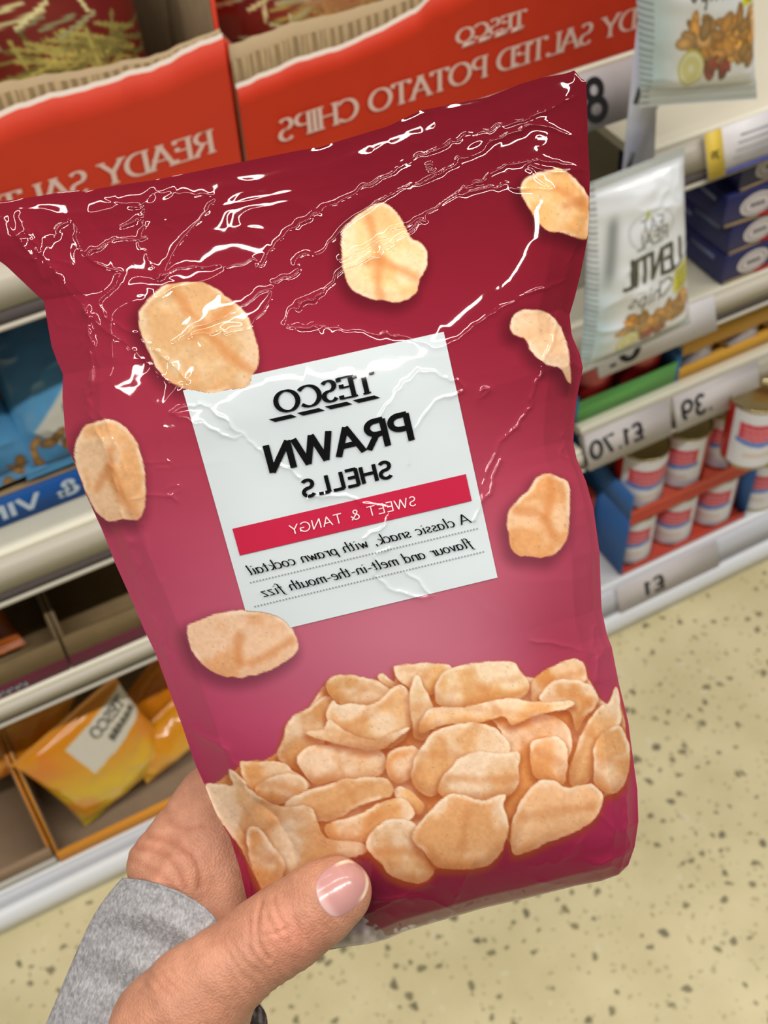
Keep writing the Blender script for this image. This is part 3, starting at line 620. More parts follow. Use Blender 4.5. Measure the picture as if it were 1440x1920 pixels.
# ---- navy packs
def navy_pack(o, rot, L_, Wd, h, label):
    o = np.array(o, float); a = np.array([math.cos(rot), math.sin(rot), 0]); b = np.array([-math.sin(rot), math.cos(rot), 0])
    r = thing('boxed_pack', o, label, 'boxed pack')
    q = MB(); q.obox(o, a * L_, b * Wd, (0, 0, h)); q.build('carton', mat('navy_carton', (34, 38, 98), .35, spec=.5), r, bevel=.0015)
    n = -b; c = o + a * .044 + np.array([0, 0, h * .52]) + n * .0008; th = np.linspace(0, 2 * math.pi, 40, endpoint=False)
    V = [c] + [c + a * .024 * math.cos(t) + np.array([0, 0, h * .38]) * math.sin(t) for t in th]; mesh('oval_badge', V, [np.array([(0, i + 1, (i + 1) % 40 + 1) for i in range(40)])], mat('badge_white', (222, 214, 216), .5), r, smooth=False)
    V = [c + n * .0006 + a * .019 * math.cos(t) * s_ + np.array([0, 0, h * .29 * s_]) * math.sin(t) for s_ in (1, .93) for t in th]; mesh('badge_ring', V, [np.array([(i, (i + 1) % 40, 40 + (i + 1) % 40, 40 + i) for i in range(40)])], mat('badge_grey', (140, 136, 156), .5), r, smooth=False)
    flat_text('lettering', '~~~', c + n * .0008 + a * .010 - np.array([0, 0, h * .1]), -a, (0, 0, h * .2), mat('badge_grey', (140, 136, 156), .5), r, width=.02, thick=.16)
    q = MB(); q.obox(o + a * .05 + n * .0004, a * (L_ - .055), n * .0006, (0, 0, h * .16)); q.build('red_stripe', mat('pack_red', (186, 44, 36), .5), r)
    q = MB(); q.obox(o + a * .002 + n * .0004 + np.array([0, 0, 0]), a * .05, n * .0005, (0, 0, h * .1)); q.build('gold_edge', mat('pack_gold', (176, 150, 110), .5), r)
    for k in range(2):
        q = MB(); q.obox(o - a * .0004 + b * (.02 + .05 * k) + np.array([0, 0, h * (.62 - .25 * k)]), -a * .0004, b * .045, (0, 0, h * .16)); q.build('side_print', mat('pack_print', (104, 116, 156), .5), r)
    return r
for k in range(4):
    navy_pack((.897 + [.0, .002, -.012, .004][k], D + .022 + .002 * k, .6055 + .0425 * k), [.0, .02, -.06, .03][k], .17, .22, .042, ['navy boxed pack at the bottom of the stack', 'navy boxed pack second from the bottom of the stack', 'navy boxed pack third from the bottom of the stack', 'navy boxed pack on top of the stack under the price rail'][k])

# ---- tins
def tin_art(kind):
    def f(A, Z):                              # A angle 0..1 around, Z 0..1 up
        img = np.zeros(A.shape + (3,)); img[:] = (226, 226, 234) if kind != 2 else (186, 40, 42)
        if kind == 1: img[:] = (226, 226, 234)
        a = (A - .5) * 23.5; z = Z * 11
        side = (np.abs(a) > 4.6)[..., None]; img = np.where(side, np.array((184, 30, 30)), img)
        w = .55 * np.cos(a * .55)
        if kind in (0, 1):
            k = ((z > 5.6 - w) & (z < 8.9 - w * .4) & (np.abs(a) < 3.4))[..., None]; img = np.where(k, np.array((206, 62, 82)), img)
            k = ((z > 4.7 - w) & (z < 5.5 - w) & (np.abs(a) < 3.7))[..., None]; img = np.where(k, np.array((86, 128, 206)), img)
            k = ((z > 5.5 - w) & (z < 5.7 - w) & (np.abs(a) < 3.6))[..., None]; img = np.where(k, np.array((140, 170, 224)), img)
            for j, zz in enumerate((7.9, 7.0, 6.2)):
                k = (np.exp(-((z - zz + w * .7 + .12 * np.sin(a * 7 + j)) / .2) ** 2) * (np.abs(a) < 2.6) * .7)[..., None]; img = img * (1 - k) + np.array((242, 190, 200)) * k
            k = (np.exp(-((z - 2.4 - .1 * np.sin(a * 9)) / .35) ** 2) * (np.abs(a) < 2.2) * .6)[..., None]; img = img * (1 - k) + np.array((206, 170, 140)) * k
        else:
            k = ((z > 5.2 - w) & (np.abs(a) < 3.4) & (z < 8.6))[..., None]; img = np.where(k, np.array((214, 84, 92)), img)
            k = (((a - 2) ** 2 + ((z - 7.6)) ** 2 < 4) & (z > 6.5))[..., None] & True; img = np.where(k & (z > 8)[..., None], np.array((226, 196, 180)), img)
        return img
    return f
def make_tin(kind):
    r = thing('tin', (0, 0, 0), 'tin', 'tin'); R_, H_ = .0365, .104; n = 72
    prof = [(.0362, .0), (.0372, .0012), (.0372, .003), (.0362, .0045), (.0362, .006)]; tp = [(.0362, H_ - .006), (.0362, H_ - .0045), (.0374, H_ - .003), (.0374, H_ - .0006), (.0366, H_), (.0352, H_ - .0004), (.0346, H_ - .004), (.0335, H_ - .0055), (.030, H_ - .0045), (.029, H_ - .0052), (.026, H_ - .0044), (.0245, H_ - .0052), (.001, H_ - .0048)]
    met = mat('tinned_steel', (190, 176, 136), .22, metal=1.0)
    def lathe(name, pr, m):
        th = np.linspace(0, 2 * math.pi, n, endpoint=False); V = [(rr * math.cos(t), rr * math.sin(t), z) for rr, z in pr for t in th]
        Q = [(j * n + i, j * n + (i + 1) % n, (j + 1) * n + (i + 1) % n, (j + 1) * n + i) for j in range(len(pr) - 1) for i in range(n)]; return mesh(name, V, [np.array(Q)], m, r)
    lathe('rim', prof, met); lathe('lid', tp, met)
    nu, nv = 160, 80; A, Z = np.meshgrid(np.linspace(0, 1, nu), np.linspace(0, 1, nv)); th = A * 2 * math.pi + math.pi / 2
    V = np.stack([R_ * np.cos(th), R_ * np.sin(th), .005 + Z * (H_ - .01)], -1).reshape(-1, 3)
    mesh('paper_label', V, [grid_quads(nu, nv)], mat('tin_label', attr=True, rough=.35, spec=.5), r, col=np.clip(tin_art(kind)(1 - A, Z), 0, 255).reshape(-1, 3))
    return r
protos = {}
def tin(x, y, z, rot, kind, label, lean=(0, 0)):
    if kind not in protos: protos[kind] = r = make_tin(kind)
    else:
        r = protos[kind].copy(); COL.objects.link(r)
        for c in protos[kind].children: d = c.copy(); COL.objects.link(d); d.parent = r
    r.location = (x, y, z); r.rotation_euler = (lean[0], lean[1], rot); r['label'] = label; r['category'] = 'tin'
    return r
def tray(x0, x1, zb, hf, ht, fm, sm, label, depth=.30, bar=None, y=None, dents=()):
    y = D + .030 if y is None else y; r = thing('display_tray', (x0, y, zb), label, 'tray'); fm = mat('tray_%d_%d_%d' % fm, fm, .55); sm = mat('tray_%d_%d_%d' % sm, sm, .55)
    q = MB(); q.box(x0 + .002, x1 - .002, y, y + .002, zb, zb + hf); fl = q.build('front_lip', fm, r)
    for xa in (x0, x1 - .002):
        q = MB(); q.box(xa, xa + .002, y, y + depth, zb, zb + ht); q.build('side_wall', sm, r)
    q = MB(); q.box(x0 + .002, x1 - .002, y + .002, y + depth, zb, zb + .0012); q.build('base', fm, r)
    q = MB(); q.box(x0 + .002, x1 - .002, y + depth - .002, y + depth, zb + .0013, zb + ht); q.build('back_wall', sm, r)
    if bar:
        q = MB(); q.box(x0 + .002, x1 - .002, y, y + .002, zb + bar[0], zb + bar[1]); q.build('top_bar', fm, r)
    return r
y0 = D + .0705
tray(.818, 1.056, .082, .012, .126, (206, 70, 50), (36, 92, 160), 'red and blue tray of white tins on the bottom shelf', bar=(.112, .126))
tray(.818, 1.056, .2095, .016, .05, (214, 84, 58), (42, 100, 170), 'red tray stacked on the lower tray of tins')
names = ['left', 'middle', 'right']
for k in range(3):
    tin(.8595 + .077 * k, y0, .0836, [-.7, -.75, -.8][k], 0, 'tin standing in the lower red tray, %s one of its front row' % names[k])
    tin(.8595 + .077 * k, y0 + .077, .0836, .4, 1, 'tin standing in the lower red tray, %s one of its second row' % names[k])
tin(.8595, y0, .2112, -.25, 0, 'tin with a red and blue label at the front left of the upper tray')
tin(.9365, y0 + .002, .2112, -1.0, 0, 'tin turned sideways beside the front left one in the upper tray')
tin(1.0135, y0 + .002, .2112, -1.6, 1, 'tin under the large leaning tin in the upper tray')
for k in range(3): tin(.8595 + .077 * k, y0 + .08, .2112, .5 * k, 1, 'tin in the second row of the upper tray, %s one' % names[k])
tin(.966, .846, .317, -.35, 0, 'large looking tin perched in front of the price 39, on top of the tray', lean=(-.06, .0))
tin(1.098, D + .062, .082, -.9, 0, 'tin standing alone on the bottom shelf at the right edge')
tray(.707, .864, .4525, .036, .045, (104, 178, 92), (70, 140, 190), 'green tray of red tins above the 1.70 price card', depth=.24, y=D + .036)
tray(.866, 1.126, .4525, .021, .05, (222, 166, 56), (60, 130, 190), 'yellow tray of tins on the same shelf as the green tray', depth=.24, bar=(.042, .075), y=D + .036)
for k in range(2):
    tin(.748 + .0755 * k, D + .080, .4541, -.5, 2, 'red tin in the green tray, %s of the front pair' % names[2 * k])
    tin(.748 + .0755 * k, D + .157, .4541, .3, 2, 'red tin in the green tray, %s of the back pair' % names[2 * k])
for k in range(3): tin(.910 + .077 * k, D + .080, .4541, -.6, 1, 'tin in the yellow tray, %s one of the front row' % names[k])
# trays of the same tins further left on the bottom shelf, showing past the bag's edge
tray(.722, .808, .082, .014, .126, (214, 96, 40), (180, 60, 40), 'orange tray of tins between the bag and the blue sided tray', y=D + .10, depth=.25)
tin(.765, D + .15, .0836, .2, 2, 'red tin in the orange tray beside the held bag')

# repeats of a kind carry a common group phrase
GROUPS = [('tin', 'lower red tray', 'tins in the lower red and blue tray'), ('tin', 'upper tray', 'tins in the upper red tray'), ('tin', 'green tray', 'red tins in the green tray'), ('tin', 'yellow tray', 'tins in the yellow tray'),
          ('crisp packet', 'dark red', 'red crisp packets in the orange cases'), ('crisp packet', 'blue crisp', 'blue crisp packets on the second shelf'), ('crisp packet', 'bottom', 'yellow snack packets in the bottom case'), ('crisp packet', 'lentil', 'hanging lentil chip packets'),
          ('boxed pack', 'navy', 'navy boxed packs in a stack'), ('price card', '', 'price cards on the shelf edges'), ('cardboard box', 'orange cardboard', 'orange display cases on the top shelf'), ('cardboard box', 'blue display', 'blue display cases on the second shelf'),
          ('cardboard box', 'brown display', 'brown display cases on the third shelf'), ('cardboard box', 'orange edged', 'orange edged cases on the bottom shelf'), ('tray', '', 'display trays of tins')]
for o in list(COL.objects):
    if o.parent is None and 'category' in o and 'group' not in o:
        for c, k, g in GROUPS:
            if o['category'] == c and k in o['label']: o['group'] = g; break

# ================================================================== THE HELD SNACK BAG
def zc(ox, oy, s, pts): return [(ox + x / s, oy + y / s) for x, y in pts]
TOP = [(-75, 392), (-40, 386), (0, 378), (83, 366), (120, 359), (146, 357), (160, 360), (187, 353), (292, 337), (437, 307), (560, 282), (600, 276), (643, 262), (727, 237), (789, 207), (852, 195), (914, 182), (977, 157), (1018, 145), (1060, 138), (1077, 132), (1089, 147), (1099, 152)]
RGT = [(1099, 152), (1101, 200), (1102, 257), (1106, 328), (1105, 390), (1102, 445), (1089, 512), (1077, 560), (1068, 590), (1072, 629), (1088, 666), (1093, 690), (1081, 750), (1077, 790), (1075, 830), (1081, 859), (1099, 903), (1113, 954), (1124, 1034), (1128, 1143), (1138, 1190), (1147, 1213), (1160, 1280), (1178, 1353), (1183, 1393), (1195, 1480), (1197, 1540), (1190, 1588), (1178, 1622)]
BOT = [(540, 1800), (575, 1792), (607, 1783), (650, 1775), (690, 1770), (725, 1761), (760, 1746), (838, 1723), (909, 1702), (985, 1685), (1079, 1661), (1127, 1652), (1160, 1640), (1178, 1622)]
LFT = [(-75, 392), (-66, 440), (-40, 470), (0, 490), (13, 500), (50, 535), (73, 557), (82, 563), (86, 587), (92, 623), (97, 650), (107, 677), (118, 702), (117, 745), (122, 808), (126, 837), (139, 866), (160, 925), (190, 990), (219, 1063), (252, 1136), (270, 1180), (292, 1226), (313, 1284), (339, 1353), (365, 1430), (383, 1470), (405, 1525), (432, 1572), (450, 1630), (466, 1700), (500, 1760), (540, 1800)]

RIDGES = []
def rd(ox, oy, s, h, w, *lines):
    for l in lines: RIDGES.append((zc(ox, oy, s, l), h, w))
rd(0, 120, 2.4, .34, 3.4, [(690, 560), (700, 575), (800, 580), (900, 585), (985, 585), (960, 640), (900, 700), (840, 760), (790, 830), (760, 890), (720, 960)],
   [(720, 960), (820, 920), (950, 910), (1080, 900), (1130, 880), (1185, 910), (1210, 860), (1240, 800), (1300, 750), (1440, 670)],
   [(450, 595), (520, 620), (620, 640), (660, 620), (685, 565)],
   [(660, 770), (600, 790), (500, 795), (375, 850), (440, 900), (520, 920), (555, 945), (500, 1020), (430, 1060), (470, 1120), (545, 1190), (650, 1230), (740, 1320), (850, 1420)],
   [(385, 1100), (470, 1200), (560, 1250), (640, 1320), (720, 1400), (800, 1440)],
   [(385, 1100), (405, 1200), (408, 1300), (405, 1430)], [(380, 1110), (350, 1280)],
   [(225, 930), (240, 1050), (245, 1160), (270, 1170)], [(250, 930), (300, 1080), (325, 1110), (300, 1200), (320, 1290)],
   [(660, 650), (655, 740), (620, 780), (650, 860), (700, 930), (720, 960)],
   [(250, 780), (245, 740), (300, 695), (340, 705), (350, 760), (365, 830)],
   [(790, 1250), (870, 1190), (1000, 1140), (1080, 1090), (1230, 985), (1215, 1080), (1110, 1200), (940, 1200), (790, 1250)],
   [(1235, 975), (1290, 970), (1350, 920), (1320, 900), (1360, 850), (1440, 850)],
   [(1440, 1030), (1330, 1090), (1280, 1150), (1300, 1180), (1440, 1195)], [(540, 740), (600, 700), (640, 690)])
rd(0, 120, 2.4, .6, 9, [(80, 690), (200, 880), (300, 1000), (385, 1100)], [(10, 690), (100, 800), (200, 960)])
rd(560, 120, 2.4, .38, 3.6, [(0, 720), (130, 650), (300, 550), (400, 490), (480, 440), (560, 400), (640, 375), (740, 330), (840, 300), (940, 270), (1060, 240), (1150, 190), (1250, 140), (1290, 110)],
   [(110, 850), (150, 790), (230, 710), (370, 610), (500, 545), (600, 520), (700, 440), (790, 405), (910, 330), (1080, 260), (1230, 325)],
   [(0, 1090), (150, 1000), (180, 940), (350, 860), (500, 750), (560, 700), (700, 590), (840, 510), (1000, 435), (1130, 435), (1290, 480)],
   [(180, 880), (300, 820), (440, 740), (550, 690)],
   [(730, 590), (850, 560), (920, 540), (1000, 560), (1160, 575), (1100, 540), (1010, 450), (1150, 495), (1280, 480)],
   [(0, 1180), (200, 1190), (400, 1220), (500, 1230), (640, 1280), (700, 1260), (800, 1180), (900, 1110), (1000, 1040), (1100, 1010), (1190, 990), (1210, 900), (1280, 770)],
   [(1290, 110), (1280, 250), (1285, 370)], [(580, 450), (600, 440), (605, 480), (580, 480)], [(1180, 690), (1220, 650), (1280, 690)])
rd(800, 560, 2.743, .58, 3.6, [(690, 0), (650, 200), (610, 320), (560, 450), (520, 580), (470, 660), (390, 710), (340, 820), (300, 920), (280, 1020), (240, 1140)],
   [(380, 830), (330, 980), (280, 1030)], [(700, 700), (690, 800), (770, 860)], [(265, 520), (300, 470), (335, 465), (300, 510), (265, 520)])
rd(320, 600, 2.25, .42, 3.2, [(880, 400), (930, 340), (1000, 260), (1060, 205), (1130, 230), (1240, 265), (1220, 310), (1130, 330), (1060, 400), (1010, 490), (1005, 600)],
   [(10, 390), (60, 360), (130, 350), (250, 440), (320, 495), (250, 490), (100, 430), (10, 390)], [(320, 495), (420, 590), (540, 660)],
   [(590, 750), (700, 740), (850, 780), (940, 800), (900, 880), (820, 920)], [(920, 960), (860, 990), (880, 1040), (860, 1085), (940, 1140), (1110, 1190), (1060, 1110), (1000, 1060)])
rd(80, 700, 3, .8, 7, [(265, 0), (270, 80), (240, 170), (290, 280), (370, 470), (420, 600), (440, 820)])
rd(80, 700, 3, 1.2, 13, [(420, 850), (470, 950), (540, 1130), (600, 1350), (660, 1500), (720, 1650), (790, 1900)])
rd(80, 700, 3, .22, 4, [(560, 850), (590, 1000), (640, 1180)], [(690, 660), (730, 630), (790, 630), (740, 680), (700, 690)], [(560, 500), (640, 490), (720, 480), (740, 540), (640, 540)])
rd(0, 0, 1, .34, 3.2, [(160, 578), (168, 620), (170, 660), (169, 716)], [(158, 726), (176, 790), (200, 850), (222, 915), (226, 972)], [(186, 770), (213, 826), (236, 886)], [(214, 985), (240, 1050), (262, 1100), (285, 1160), (305, 1215), (340, 1320)], [(1095, 470), (1076, 520), (1062, 590), (1050, 640)], [(250, 940), (290, 925), (330, 935)])
rd(360, 1180, 3.13, .9, 9, [(0, 580), (130, 680), (240, 760), (330, 930), (430, 1010)])
rd(360, 1180, 3.13, -1.6, 16, [(430, 1030), (560, 1180), (600, 1330)], [(120, 960), (300, 1150), (330, 1350)])
rd(1060, 1100, 3.2, .5, 6, [(180, 240), (175, 380), (210, 430), (190, 560)], [(200, 420), (280, 340)], [(210, 430), (300, 560)])
rd(760, 1180, 3, .9, 12, [(1240, 850), (1245, 1100), (1270, 1230)], [(1270, 1210), (1180, 1290), (1060, 1330)])
rd(760, 1180, 3, .3, 4, [(1090, 1050), (1180, 1120)], [(700, 60), (900, 90), (1040, 130)], [(1000, 1180), (900, 1300), (700, 1330)])
rd(560, 1560, 2.118, .5, 6, [(300, 270), (480, 255), (640, 320)], [(700, 100), (620, 280)], [(950, 190), (1060, 215)], [(520, 200), (420, 260), (250, 330)])

SHELLS = [  # the seven crisps printed flying over the ground colour
 zc(0, 120, 2.4, [(625, 1110), (680, 1040), (740, 990), (880, 975), (960, 1000), (1040, 1060), (1110, 1120), (1140, 1200), (1165, 1300), (1160, 1370), (1135, 1400), (1130, 1440), (1108, 1462), (1034, 1466), (950, 1487), (873, 1471), (823, 1462), (720, 1400), (680, 1310), (635, 1230), (625, 1160)]),
 zc(560, 120, 2.4, [(190, 790), (200, 740), (250, 690), (310, 650), (370, 620), (420, 640), (460, 690), (490, 750), (510, 790), (550, 795), (585, 860), (570, 930), (540, 980), (535, 1030), (480, 1065), (430, 1075), (380, 1060), (350, 1060), (290, 1050), (230, 1010), (200, 940), (195, 870)]),
 zc(560, 120, 2.4, [(995, 570), (1010, 520), (1060, 490), (1130, 480), (1160, 460), (1210, 480), (1260, 530), (1305, 580), (1312, 700), (1305, 780), (1270, 790), (1220, 770), (1180, 755), (1120, 755), (1070, 710), (1040, 650), (1010, 610)]),
 zc(560, 120, 2.4, [(950, 1160), (970, 1120), (1030, 1100), (1100, 1110), (1150, 1140), (1190, 1200), (1215, 1290), (1220, 1370), (1230, 1440), (1215, 1437), (1180, 1365), (1130, 1360), (1090, 1335), (1048, 1295), (1030, 1258), (1012, 1232), (970, 1222), (948, 1195)]),
 zc(80, 700, 3, [(175, 490), (185, 390), (230, 290), (300, 270), (360, 255), (430, 270), (490, 320), (530, 390), (560, 470), (575, 540), (580, 640), (580, 740), (560, 810), (520, 828), (440, 820), (400, 840), (350, 825), (300, 780), (250, 690), (215, 600)]),
 zc(800, 560, 2.743, [(410, 1150), (430, 1080), (480, 1020), (530, 980), (560, 920), (620, 895), (680, 915), (725, 930), (735, 1000), (735, 1060), (735, 1140), (725, 1230), (690, 1280), (640, 1330), (580, 1330), (530, 1325), (480, 1325), (440, 1300), (425, 1250), (415, 1190)]),
 zc(80, 700, 3, [(805, 1420), (880, 1390), (940, 1360), (1030, 1340), (1160, 1330), (1280, 1345), (1360, 1380), (1400, 1430), (1440, 1520), (1430, 1570), (1370, 1620), (1290, 1665), (1200, 1700), (1090, 1715), (1000, 1700), (920, 1660), (860, 1600), (820, 1520)])]
A6 = lambda p: zc(360, 1180, 3.13, p)
A7 = lambda p: zc(760, 1180, 3, p)
PILE = [  # polygon, base colour, orange amount, seed -- back to front
 (A6([(490, 750), (540, 640), (550, 560), (600, 500), (690, 460), (760, 390), (850, 400), (860, 450), (800, 600), (760, 700), (820, 800), (700, 860), (560, 800)]), (205, 160, 118), .45),
 (A7([(710, 280), (800, 220), (880, 180), (950, 160), (990, 175), (1025, 240), (1025, 290), (960, 340), (800, 420), (700, 420)]), (205, 138, 72), .5),
 (A6([(1080, 275), (1110, 255), (1150, 280), (1190, 310), (1170, 345), (1110, 320)]), (225, 185, 140), .2),
 (A6([(1175, 215), (1210, 210), (1260, 205), (1440, 195), (1530, 205), (1520, 330), (1400, 400), (1300, 360), (1200, 300)]), (220, 172, 112), .35),
 (A6([(780, 340), (800, 290), (860, 270), (950, 268), (1050, 285), (1130, 320), (1175, 365), (1100, 450), (1000, 460), (900, 470), (820, 400)]), (215, 165, 110), .3),
 (A7([(470, 500), (560, 480), (740, 470), (860, 490), (930, 560), (940, 680), (900, 760), (800, 860), (640, 1000), (560, 1100), (520, 960), (600, 760), (540, 560)]), (212, 130, 72), .7),
 (A7([(740, 400), (780, 330), (850, 280), (960, 280), (1050, 310), (1085, 370), (1080, 430), (1000, 500), (960, 600), (940, 470), (850, 420)]), (215, 152, 95), .4),
 (A6([(860, 450), (950, 430), (1000, 450), (1100, 420), (1180, 330), (1250, 320), (1280, 400), (1300, 560), (1200, 700), (1100, 700), (950, 640), (880, 600), (800, 560), (780, 480), (830, 400)]), (226, 186, 146), .25),
 (A6([(1270, 380), (1290, 300), (1310, 260), (1340, 275), (1380, 380), (1420, 450), (1410, 580), (1370, 660), (1300, 640), (1290, 560), (1280, 470)]), (226, 182, 122), .15),
 (A7([(160, 350), (175, 290), (220, 230), (320, 200), (450, 180), (590, 175), (625, 190), (640, 240), (700, 290), (700, 350), (640, 400), (520, 430), (380, 450), (260, 450), (180, 430)]), (230, 195, 150), .55),
 (A7([(150, 430), (300, 445), (480, 400), (600, 385), (740, 410), (860, 400), (945, 400), (950, 430), (860, 460), (740, 480), (650, 520), (590, 550), (560, 480), (450, 520), (300, 530), (180, 545), (60, 600), (100, 480)]), (228, 180, 130), .3),
 (A6([(600, 770), (640, 700), (760, 670), (880, 700), (1060, 690), (1130, 720), (1150, 800), (1100, 870), (960, 900), (850, 880), (730, 920), (680, 880)]), (225, 172, 130), .3),
 (A6([(1140, 740), (1200, 690), (1320, 680), (1360, 760), (1290, 880), (1200, 915), (1140, 850)]), (218, 152, 102), .4),
 (A6([(650, 600), (780, 590), (800, 520), (850, 560), (950, 620), (1080, 665), (1180, 600), (1280, 570), (1280, 590), (1130, 700), (1090, 708), (950, 700), (800, 660), (700, 635)]), (232, 198, 165), .1),
 (A7([(910, 860), (930, 760), (980, 600), (1050, 480), (1110, 420), (1150, 420), (1185, 300), (1205, 380), (1225, 520), (1150, 600), (1080, 700), (1060, 800), (1030, 870), (960, 900)]), (208, 165, 122), .2),
 (A7([(20, 830), (60, 700), (110, 630), (160, 570), (300, 530), (420, 520), (520, 560), (590, 640), (590, 700), (560, 760), (330, 800), (230, 860), (160, 950), (80, 925)]), (228, 182, 138), .35),
 (A7([(700, 640), (730, 620), (780, 610), (860, 600), (910, 650), (915, 780), (890, 890), (800, 870), (720, 830), (700, 740)]), (220, 158, 108), .45),
 (A7([(170, 900), (230, 800), (330, 700), (440, 685), (560, 700), (650, 680), (640, 780), (640, 870), (600, 930), (500, 950), (400, 970), (320, 960), (220, 960)]), (226, 188, 152), .2),
 (A6([(275, 780), (300, 770), (380, 780), (450, 765), (540, 780), (620, 850), (690, 900), (700, 930), (620, 990), (540, 1020), (430, 1010), (350, 950), (300, 880)]), (214, 156, 100), .3),
 (A6([(345, 940), (430, 880), (540, 840), (640, 850), (700, 920), (640, 980), (530, 1030), (430, 1015)]), (216, 152, 95), .4),
 (A6([(1180, 940), (1230, 910), (1300, 960), (1370, 1030), (1350, 1090), (1290, 1080), (1200, 990)]), (225, 175, 125), .2),
 (A6([(500, 1030), (700, 930), (830, 905), (880, 870), (960, 880), (1040, 860), (1150, 870), (1190, 930), (1170, 980), (1100, 995), (940, 1050), (860, 1115), (760, 1135), (640, 1125)]), (226, 180, 136), .25),
 (A6([(770, 1150), (850, 1120), (1000, 1080), (1130, 1000), (1250, 985), (1300, 1050), (1310, 1110), (1150, 1170), (1030, 1260), (800, 1245)]), (224, 172, 122), .3),
 (A6([(60, 900), (150, 900), (250, 930), (215, 850), (212, 812), (280, 850), (340, 940), (430, 1010), (560, 1050), (700, 1020), (740, 1130), (770, 1240), (1000, 1240), (1050, 1310), (900, 1345), (700, 1400), (560, 1480), (470, 1540), (420, 1570), (370, 1450), (330, 1380), (310, 1320), (220, 1200), (130, 1080)]), (224, 180, 140), .3),
 (A6([(320, 1150), (400, 1160), (460, 1250), (540, 1350), (560, 1400), (470, 1530), (430, 1560), (350, 1400), (320, 1280)]), (216, 158, 108), .3),
 (A6([(1010, 1250), (1080, 1160), (1150, 1110), (1290, 1110), (1340, 1200), (1350, 1290), (1400, 1390), (1430, 1420), (1380, 1480), (1290, 1495), (1150, 1440), (1130, 1390), (1050, 1320)]), (224, 178, 136), .25),
 (A7([(1050, 680), (1080, 600), (1140, 560), (1210, 530), (1240, 600), (1265, 660), (1260, 780), (1240, 880), (1180, 930), (1120, 920), (1060, 870), (1060, 760)]), (220, 172, 125), .3),
 (A7([(590, 1100), (620, 1020), (680, 910), (760, 840), (850, 850), (910, 900), (1000, 870), (1060, 870), (1115, 920), (1110, 1000), (1060, 1080), (960, 1140), (820, 1190), (720, 1240), (620, 1275), (595, 1250)]), (222, 178, 142), .15),
 (A7([(30, 1170), (60, 1100), (150, 1010), (240, 920), (340, 930), (440, 970), (530, 930), (575, 930), (540, 990), (580, 1060), (580, 1140), (550, 1230), (520, 1290), (440, 1340), (280, 1355), (170, 1340), (110, 1250), (60, 1220)]), (226, 176, 132), .3)]

def crisp(rgb, X, Y, poly, base, orange, seed, creases=(), shadow=0.0, dark=.8):
    poly = chaikin(poly, 2); x0, y0 = poly.min(0) - 45; x1, y1 = poly.max(0) + 45
    m = (X > x0) & (X < x1) & (Y > y0) & (Y < y1)
    if not m.any(): return
    x, y = X[m], Y[m]; wob = (fbm(x, y, 14, seed) - .5) * 5
    d = sdf(x, y, poly) + wob; c = rgb[m]
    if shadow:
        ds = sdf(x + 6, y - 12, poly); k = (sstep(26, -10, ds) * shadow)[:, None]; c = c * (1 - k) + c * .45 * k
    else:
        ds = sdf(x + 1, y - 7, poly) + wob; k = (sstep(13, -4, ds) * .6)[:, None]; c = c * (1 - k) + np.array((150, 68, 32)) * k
    b = np.array(base, float) * np.array((1.02, 1.0, .95)) * (.93 + .14 * ((seed * 37) % 17) / 16); n = fbm(x, y, 58, seed + 5, 3); n2 = fbm(x, y, 6, seed + 9, 2)
    gx = (x - poly[:, 0].min()) / np.ptp(poly[:, 0]); gy = (y - poly[:, 1].min()) / np.ptp(poly[:, 1])
    sh = np.tile(b, (len(x), 1))
    pile = dark < 1
    o = (sstep(.40, .66, n + (.16 * (gy - .45) if pile else 0)) * min(1, orange * (1.35 if pile else 1.0)))[:, None]
    sh = sh * (1 - o) + np.array((206, 128, 62)) * o
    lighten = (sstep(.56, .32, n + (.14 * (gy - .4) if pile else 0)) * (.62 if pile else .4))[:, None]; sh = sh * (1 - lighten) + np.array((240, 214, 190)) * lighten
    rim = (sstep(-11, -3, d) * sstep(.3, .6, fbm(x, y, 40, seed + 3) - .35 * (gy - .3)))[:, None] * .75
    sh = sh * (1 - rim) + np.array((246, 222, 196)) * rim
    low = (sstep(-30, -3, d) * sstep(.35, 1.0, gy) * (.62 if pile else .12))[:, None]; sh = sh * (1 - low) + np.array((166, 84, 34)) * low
    sh *= (.94 + .12 * n2)[:, None]
    sp = vnoise(x, y, 3.6, seed + 20) > .93; sh[sp] *= .87
    if pile and len(poly) > 30:
        r_ = np.random.default_rng(seed); c0 = poly.mean(0)
        for _ in range(2):
            a_ = r_.uniform(0, 3.14); L_ = np.ptp(poly[:, 0]) * .42; q_ = [c0 + (-L_ * math.cos(a_), -L_ * .5 * math.sin(a_)), c0 + r_.uniform(-9, 9, 2), c0 + (L_ * math.cos(a_), L_ * .5 * math.sin(a_))]
            dc = seg_dist(x, y, q_) + (fbm(x, y, 16, seed + 7) - .5) * 12; k = (sstep(13, 0, dc) * .28)[:, None]; sh = sh * (1 - k) + np.array((190, 108, 50)) * k
    for cr in creases:
        dc = seg_dist(x, y, cr) + (fbm(x, y, 18, seed + 7) - .5) * 8
        k = (sstep(16, 0, dc) * .55)[:, None]; sh = sh * (1 - k) + np.array((196, 112, 52)) * k
    e = (sstep(-2.5, 0, d) * .3)[:, None]; sh = sh * (1 - e) + np.array((200, 136, 84)) * e
    sh = sh * .86 + np.array((226, 200, 176)) * .14
    k = np.clip(.5 - d / 1.8, 0, 1)[:, None]
    rgb[m] = c * (1 - k) + sh * k

